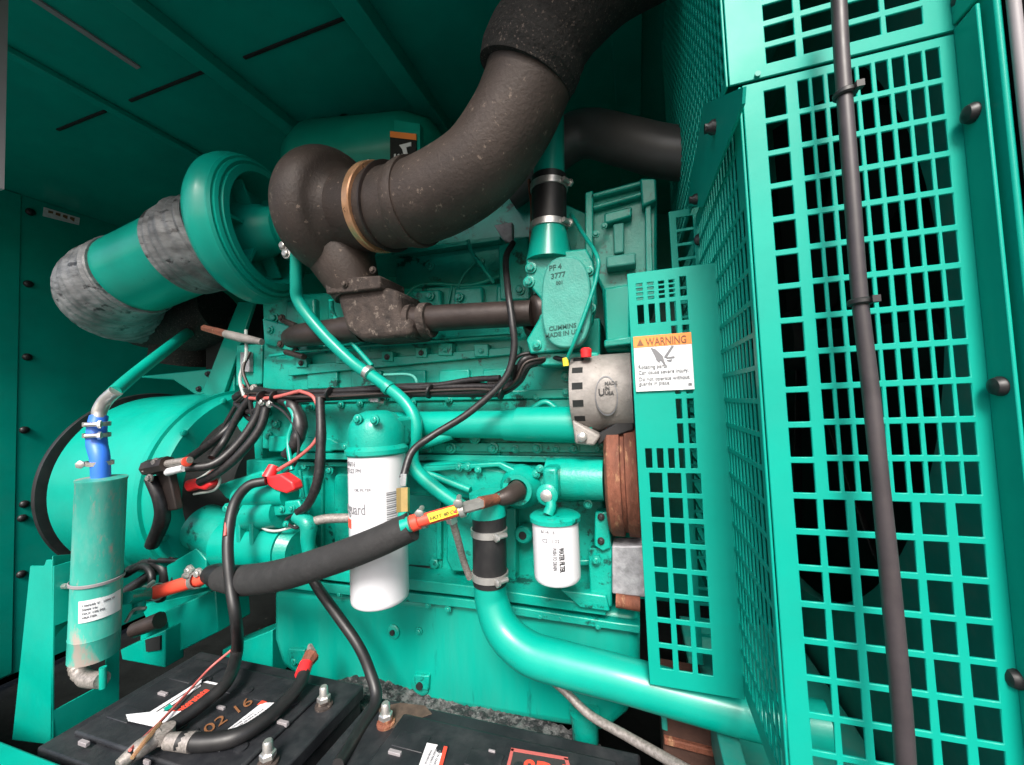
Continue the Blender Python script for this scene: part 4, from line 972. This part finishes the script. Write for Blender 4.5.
MB().lathe(WZ(163, 740, -.58), (0, 0, 1), [(.010, 0), (.017, .001), (.018, .02), (.012, .021)], 20).build('terminal_clamp', braid, b2)
ptube([('z', 302, 675, -.56), ('z', 306, 664, -.552)], [7, 6.5], n=12).build('red_tape', redp, b2)
ptube([('z', 306, 664, -.552), ('z', 312, 655, -.545)], [6, 7.5], n=8).build('crimped_lug', rust, b2)
ptube([('z', 311, 656, -.545), ('z', 310, 645, -.535)], [6, 2], n=6).build('crimped_lug', braid, b2)
b3 = cable('ground_cable', 'dark cable running down over the oil pan between the two batteries', [(302, 560, .74), (318, 588, .735), (338, 616, .73), (358, 645, .725), (370, 672, .72), (376, 700, .70), (360, 730, .64), (338, 765, .56)], [4.6, 4.8, 5, 5, 5.3, 6, 6.5, 6], m=rubber)

# foam insulated hose with red ends
fh = thing('insulated_hose', 'fat black foam covered hose with red hose end running from heater to oil cooler', 'hose', W(300, 560, .66))
ptube([(208, 574, .70), (216, 575, .70), (226, 577, .695)], [8, 11, 11], n=20).build('hose_end', rubber, fh)
ptube([(222, 578, .695), (245, 580, .67), (280, 575, .64), (330, 560, .605), (375, 543, .60), (412, 526, .615)], [12, 14.5, 15, 15, 15, 14.5], n=28, sub=8).build('foam_sleeve', foam, fh)
ptube([(150, 594, .69), (194, 581, .695), (208, 577, .70)], [6.5, 6.5, 5.5], n=20).build('red_hose', redh, fh)
for (x, y) in ((156, 592), (196, 580)):
    clampband(W(x, y, .6925), W(194, 581, .695) - W(150, 594, .69), 7 * ppm(W(156, 592, .69)), .011, fh, screw=(0, -.4, 1))
ptube([(402, 527, .60), (410, 524, .605)], [8, 8], n=16).build('green_coupling', teal, fh)
ptube([(412, 523.5, .617), (419, 521, .62)], [8.5, 8], n=20).build('red_collar', redh, fh)
ptube([(416, 522, .62), (458, 510, .64)], [6.2, 6.2], n=20).build('red_hose', redh, fh)
a = path([(428, 516.5, .612), (458, 508, .632)]); 
MB().prism([W(427, 514, .612), W(458, 505, .632), W(460, 513, .632), W(430, 522.5, .612)], (0, .002, 0)).build('yellow_tag', yellow, fh)
u_ = (W(458, 508, .632) - W(428, 517, .612)).normalized(); 
text('HOT 40\u00b7C', lambda x, y, z: W(430, 520.5, .6105) + u_ * x + Vector((0, 0, 1)) * y + Vector((0, -1, 0)) * z, .0095, 'lettering', dark_ink, fh)
clampband(W(462, 509, .64), W(458, 510, .64) - W(416, 522, .62), 6.6 * ppm(W(458, 510, .64)), .010, fh, screw=(0, -.3, 1))
clampband(W(424, 520, .632), W(458, 510, .64) - W(416, 522, .62), 6.6 * ppm(W(458, 510, .64)), .008, fh, screw=(0, -.2, 1))
ptube([(460, 509, .64), (482, 503, .67)], [6, 6], n=6).build('hex_fitting', steel, fh)
ptube([(480, 503, .665), (496, 499, .715)], [6.5, 5.5], n=10).build('rusty_nipple', rust, fh)
ptube([(494, 500, .72), (508, 496, .74), (518, 490, .77)], [6, 9, 10], n=20).build('rubber_elbow', manif, fh)
P = path([(452, 519, .65), (458, 540, .68), (464, 562, .715), (470, 578, .73)])
bh = thing('braided_strap', 'thin braided steel strap dropping beside the short black coolant hose', 'strap', P[0])
MB().tube(P, [.007, .0068, .0068, .0065], n=10).build('strap', braid, bh)
MB().lathe(P[0], P[1] - P[0], [(.008, -.012), (.011, -.01), (.011, .004), (.008, .006)], 6).build('end_fitting', steel, bh)
bs2 = cable('braided_ground_strap', 'flat braided grey strap hanging under the fat coolant pipe to the right battery corner', [(552, 680, .78), (566, 692, .77), (590, 715, .75), (625, 735, .72), (660, 755, .69), (690, 772, .66)], [4, 4, 4.2, 4.5, 5, 5.5], m=braid, cat='strap')
bsf = cable('starter_strap', 'short pale braided strap between starter motor and white oil filter', [(304, 524, .77), (325, 519, .78), (352, 518, .79)], [4.5, 4.5, 4.5], m=braid, cat='strap')
ptube([(296, 516, .765), (308, 524, .765), (308, 540, .765), (309, 560, .765)], [6, 8, 7, 5], n=12).build('terminal_block', casting, sm)
# earth line beside the hose and far black line from neck
hsc = cable('rusty_line', 'thin rusty brown line running down beside the upper black hose', [(529, 180, .82), (532, 210, .81), (531, 235, .81), (531, 258, .80)], 1.8, m=rust, cat='line')
gw = cable('green_tube', 'thin green tube curving past the cast cover to the alternator', [(571, 214, .85), (582, 232, .80), (597, 256, .75), (597, 275, .745), (588, 305, .74), (575, 340, .74), (566, 362, .76)], 2.0, m=casting, cat='tube')
ptube([(565, 358, .755), (566, 366, .755)], 3, n=8).build('yellow_ferrule', yellow, gw)

# =================================================================== COOLANT HEATER + STAND
ht = thing('coolant_heater', 'worn teal cylindrical coolant heater with white rating label strapped to a stand', 'heater', W(100, 660, .55))
hA = W(102, 478, .56); hB = W(94, 655, .56); hr = 28 * ppm(hB)
axh = (hA - hB).normalized(); Lh = (hA - hB).length
hr = .0405
MB().lathe(hB, axh, [(hr * .8, -.004), (hr, 0), (hr, Lh * .12), (hr * 1.02, Lh * .125), (hr, Lh * .13), (hr, Lh * .985), (hr * 1.03, Lh * .99), (hr * 1.03, Lh), (hr * .7, Lh + .002)], 48).build('tank', heaterp, ht)
hc = W(98, 605, .56)
# rating label wraps the front
lbz = W(98, 603, .56).z
hcx = hB + (hA - hB) * ((lbz - hB.z) / (hA.z - hB.z))
CL = Vector((hcx.x, hcx.y, 0))
lb_ = cylpatch(CL, hr + .0006, R(26), R(126), lbz - .022, lbz + .022).build('rating_label', paper, ht)
for s, dz in (('120/240 V   1500 W', .010), ('50/60 Hz', .002), ('MAX 150 PSI', -.006), ('HEATER', -.014)):
    text(s, cylmap(CL, hr + .0012, R(34), lbz + dz), .0062, 'lettering', grey_ink, lb_)
p_ = hB + (hA - hB) * .42
MB().lathe(p_, axh, [(hr + .002, 0), (hr + .0035, .001), (hr + .0035, .006), (hr + .002, .007)], 40, caps=False).build('strap', seal, ht)
ptube([(68, 586, .535), (50, 586, .535)], [2.6, 2.6], n=8).build('strap_bolt', steel, ht)
ptube([(52, 614, .56), (70, 611, .56)], [2.6, 3.2], n=8).build('mounting_bolt', casting, ht)
ptube([(76, 655, .56), (78, 668, .555), (86, 678, .55), (102, 680, .55)], [6, 7, 7, 7], n=16, sub=10, rfun=lambda s: 1 + .06 * math.sin(s * 1200)).build('conduit', braid, ht)
ptube([(103, 667, .55), (103, 688, .55)], [3, 3], n=12).build('elbow_fitting', casting, ht)
# top: blue hose, steel elbow and green pipe
ptube([(101, 480, .56), (100, 458, .56), (97, 444, .562), (97, 428, .565), (99, 416, .57)], [7.4, 7.6, 8, 7.6, 7], n=20).build('blue_hose', blueh, ht)
for (x, y) in ((100, 463), (97, 435), (97, 424)):
    clampband(W(x, y, .5625), (0.03, 0, 1), 9.0 * ppm(W(x, y, .56)), .010, ht, screw=(-1 if y == 463 else .9, -.8, 0))
ptube([(99, 418, .568), (100, 410, .57), (106, 400, .575), (116, 391, .58)], [5.6, 6, 6, 5.8], n=18).build('steel_elbow', steel, ht)
ptube([(114, 392, .58), (140, 370, .68), (180, 339, .88), (200, 324, 1.05)], [6, 5.6, 5, 4.6], n=18).build('green_pipe', teal, ht)
ptube([(126, 598, .61), (140, 596, .65), (152, 593, .69)], [6, 6, 6], n=16).build('side_outlet', casting, ht)
ptube([(139, 590, .65), (139, 612, .65)], [6, 5], n=14).build('drain_valve', casting, ht)
ptube([(126, 622, .62), (134, 610, .63), (146, 608, .64)], 1.6).build('valve_handle', steel, ht)

bs = thing('heater_stand', 'teal sheet metal stand with cut-out legs holding the coolant heater', 'stand', W(60, 735, .5))
MB().slab([(30, 566), (44, 566), (46, 560), (52, 560), (52, 745), (12, 740)], .52, .004).build('left_leg', teal, bs, bev=.001)
MB().prism([W(52, 556, .52), W(100, 552, .70), W(120, 560, .76), W(120, 575, .76), W(58, 632, .54), W(52, 640, .52)], (.0, .003, 0)).build('top_gusset', teal, bs, bev=.001)
# right-hand face going back with window: four strips
def quad(a_, b_, c_, d_, n_='side_face'): return MB().prism([a_, b_, c_, d_], (.004, 0, 0)).build(n_, teal, bs)
Xs = W(52, 640, .52).x
def S(px, py): return WX(px, py, Xs)
fr = MB()
for pl in (((52, 560), (52, 740), (72, 735) , (52, 560)),):
    pass
sy0 = .52; sy1 = WX(118, 690, Xs).y; wz0 = WX(50, 712, Xs).z; wz1 = WX(50, 627, Xs).z; wy1 = WX(105, 690, Xs).y
zT = W(52, 566, .52).z; zB_ = W(52, 743, .52).z
plate((Xs, 0, 0), (0, 1, 0), (0, 0, 1), (sy0, sy1), (zB_, zT), [(sy0 + .002, wy1, wz0, wz1)], .004).build('side_face', teal, bs)
ptube([(8, 548, .60), (10, 540, .62)], 1, n=8)
# green frame blocks behind the heater above the battery
cb = thing('cable_tray', 'dark green channel bracket behind the left battery under the insulated hose', 'bracket', W(180, 660, .85))
MB().slab([(140, 622), (215, 590), (218, 632), (160, 662), (140, 652)], .84, .10).build('channel', teal, cb, bev=.003)
MB().slab([(120, 650), (165, 630), (165, 668), (122, 660)], .80, .05).build('foot', teal, cb, bev=.003)
MB().slab([(140, 606), (222, 588), (222, 606), (150, 628)], .87, .10).build('upper_lip', teal, cb, bev=.003)
MB().slab([(145, 640), (160, 636), (160, 650), (146, 652)], .795, .02).build('hole', darkm, cb)
MB().slab([(222, 650), (272, 630), (272, 680), (240, 690), (222, 670)], .88, .08).build('rear_channel', teal, cb, bev=.003)
ptube([(134, 630, .80), (160, 620, .82)], [7, 8], n=12).build('stub', manif, cb)
for (x, y) in ((190, 570), (199, 573)):
    bolt(x, y, .69, 4, cb, steel)
MB().slab([(166, 566), (196, 548), (206, 560), (206, 588), (170, 594)], .76, .10).build('angle_plate', teal, cb, bev=.003)

# =================================================================== BATTERIES
def battery(x0, x1, y0, y1, zt, label):
    t = thing('battery', label, 'battery', ((x0 + x1) / 2, (y0 + y1) / 2, zt - .24), 'starting batteries on the tray')
    MB().box(x0, x1, y0, y1, zt - .24, zt - .02).build('case', battp, t, bev=.006)
    MB().box(x0 - .004, x1 + .004, y0 - .004, y1 + .004, zt - .028, zt).build('lid', battp, t, bev=.004)
    return t
ZT = -.60
B1 = (-1.083, -.60, .457, .738); B2 = (-.548, -.03, .457, .716)
bt1 = battery(*B1, ZT, 'left black battery with orange marker writing and a jumper cable across its lid')
bt2 = battery(*B2, ZT, 'right black battery with rusty stained terminal and red outlined panel')
def ontop(px, py, dz=0): return WZ(px, py, ZT + dz)
def post(px, py, t, st=True):
    p = ontop(px, py); p = Vector((p.x, p.y, ZT))
    MB().lathe(p, (0, 0, 1), [(.017, 0), (.017, .004), (.0125, .006), (.0125, .012)], 24).build('terminal_base', rust if not st else ironr, t)
    MB().lathe(p + Vector((0, 0, .012)), (0, 0, 1), [(.008, 0), (.008, .024), (.006, .027)], 20).build('terminal_post', steel, t)
    MB().lathe(p + Vector((0, 0, .012)), (0, 0, 1), [(.013, 0), (.013, .007), (.011, .009)], 6).build('terminal_nut', steel, t)
post(324, 706, bt1); post(268, 764, bt1); post(386, 724, bt2, False)
def ridge(pts, h, t, name='lid_ridge', m=battp, bev=.003):
    MB().prism([ontop(a_, b_, 0) - Vector((0, 0, .001)) for a_, b_ in pts], (0, 0, h)).build(name, m, t, bev=bev)
cx1 = (B1[0] + B1[1]) / 2
# two rows of cell covers per battery with grey pry tabs
for (B, t, lx, rx) in ((B1, bt1, .03, .062), (B2, bt2, .088, .03)):
    MB().box(B[0] + lx, B[1] - rx, B[2] + .03, B[3] - .03, ZT - .001, ZT + .009).build('cell_cover', battp, t, bev=.004)
    for yy in (B[2] + .085, B[3] - .085):
        for k in range(3):
            xx = B[0] + lx + .05 + k * (B[1] - B[0] - .2) / 2.3
            MB().box(xx - .03, xx + .03, yy - .016, yy + .016, ZT + .0085, ZT + .0105).build('vent_lid', battp, t, bev=.001)
            MB().lathe(Vector((xx + .06, yy, ZT + .0085)), (0, 0, 1), [(.011, 0), (.011, .003), (.008, .004)], 20).build('vent_cap', battp, t)
for (x, y, t, w_) in ((163, 694, bt1, 8), (221, 708, bt1, 7), (283, 723, bt1, 9), (84, 743, bt1, 9), (395, 753, bt2, 10), (492, 752, bt2, 5), (147, 762, bt1, 6)):
    p = ontop(x, y, .010); r_ = w_ * ppm(p) * .7
    MB().box(p.x - r_, p.x + r_, p.y - r_ * .3, p.y + r_ * .3, ZT + .006, ZT + .0135).build('pry_tab', seal, t, bev=.001)
# markings, laid on the lid
def flat(pts, dz, h, name, m, t):
    return MB().prism([ontop(a_, b_, dz) for a_, b_ in pts], (0, 0, h)).build(name, m, t)
flat([(152, 715), (203, 681), (224, 686), (178, 722)], .0112, .0006, 'brand_panel', dark_ink, bt1)
for pl in ([(150, 712), (202, 679.5), (203, 681.5), (153, 713.5)], [(202, 680), (223, 684.5), (223, 686.5), (202, 682)], [(156, 713), (200, 684.5), (201, 686), (158, 714.5)]):
    flat(pl, .0120, .0005, 'panel_outline', dirtyp, bt1)
pt0 = ontop(179, 714, .0122); pt1 = ontop(212, 689, .0122); ub = (pt1 - pt0).normalized(); vb = Vector((0, 0, 1)).cross(ub)
text('Interstate', lambda x, y, z: pt0 + ub * x + vb * y + Vector((0, 0, z)), .030, 'lettering', redh, bt1, shear=.3, bold=.0006, sx=(pt1 - pt0).length / .125)
flat([(163, 709), (170, 704), (173, 707), (166, 711)], .0124, .0005, 'green_logo', teal, bt1)
wt = flat([(126, 715), (150, 712.5), (182, 711.5), (168, 722), (160, 728), (128, 721)], .0125, .0012, 'white_tag', paper, bt1)
sl_ = flat([(226, 731), (262, 703), (275, 703), (273, 706), (240, 730)], .0112, .0008, 'caution_label', dirtyp, bt1)
flat([(257, 705), (262, 700.5), (267, 702), (262, 704)], .0122, .0006, 'red_corner', redh, bt1)
po = ontop(206, 735, .0112); pe = ontop(247, 707, .0112); uo = (pe - po).normalized(); vo = Vector((0, 0, 1)).cross(uo)
text('02 16', lambda x, y, z: po + uo * x + vo * y + Vector((0, 0, z)), .038, 'marker_writing', brown_ink, bt1, shear=.2)
ptube([(168, 760, .505), (174, 757, .51), (176, 761, .505), (170, 765, .50)], 1.6).build('orange_ring', copper, bt1)
flat([(418, 768), (427, 743), (447, 747), (438, 775)], .0112, .0006, 'caution_label', dirtyp, bt2)
flat([(436, 775), (444, 746.3), (447.5, 747), (440, 776)], .0120, .0006, 'red_edge', redh, bt2)
flat([(505, 775), (513, 750), (566, 759), (575, 790)], .0112, .0006, 'brand_panel', dark_ink, bt2)
for pl in ([(511, 749), (514, 749), (508, 776), (504, 776)], [(511, 748), (568, 757.5), (568, 760.5), (511, 751)], [(564, 758), (568, 759), (576, 785), (572, 785)]):
    flat(pl, .0120, .0006, 'panel_outline', pinkw, bt2)
pt0 = ontop(521, 775, .0122); pt1 = ontop(560, 781, .0122); ub2 = (pt1 - pt0).normalized(); vb2 = Vector((0, 0, 1)).cross(ub2)
text('8D M', lambda x, y, z: pt0 + ub2 * x + vb2 * y + Vector((0, 0, z)), .040, 'lettering', redh, bt2, bold=.001)
for (a0_, a1_, n_, t_) in (((229, 729), (263, 706), 3, bt1), ((424, 764), (432, 746), 3, bt2)):
    A_ = ontop(*a0_, .0122); B_ = ontop(*a1_, .0122); U_ = (B_ - A_).normalized(); V_ = Vector((0, 0, 1)).cross(U_)
    for k in range(n_):
        text(('DANGER POISON', 'CAUSES SEVERE BURNS', 'SHIELD EYES EXPLOSIVE GASES')[k] if t_ is bt1 else ('WARNING', 'CORROSIVE', 'LEAD ACID')[k], (lambda x, y, z, A_=A_, U_=U_, V_=V_, k=k: A_ + U_ * x + V_ * (y - .004 - k * .0075) + Vector((0, 0, z))), .0055, 'small_print', grey_ink, t_)
# rust stain patch around right battery's post: a thin dried crust with its own outline
MB().prism([ontop(*q_, 0.0002) for q_ in ((378, 708), (400, 703), (425, 706), (432, 714), (412, 722), (405, 730), (384, 727))], (0, 0, .0008)).build('rust_stain', mat('rust_crust', (.07, .048, .035), .8, var=.4, vscale=60), bt2)
# tray under the batteries
tr = thing('battery_tray', 'dark steel tray carrying both batteries in front of the engine', 'tray', (-.55, .6, -.86))
MB().box(-1.12, 0.02, .45, .76, -.86, -.842).build('base', floorm, tr)
MB().box(-1.12, 0.02, .752, .758, -.842, -.70).build('rear_lip', rubber, tr)
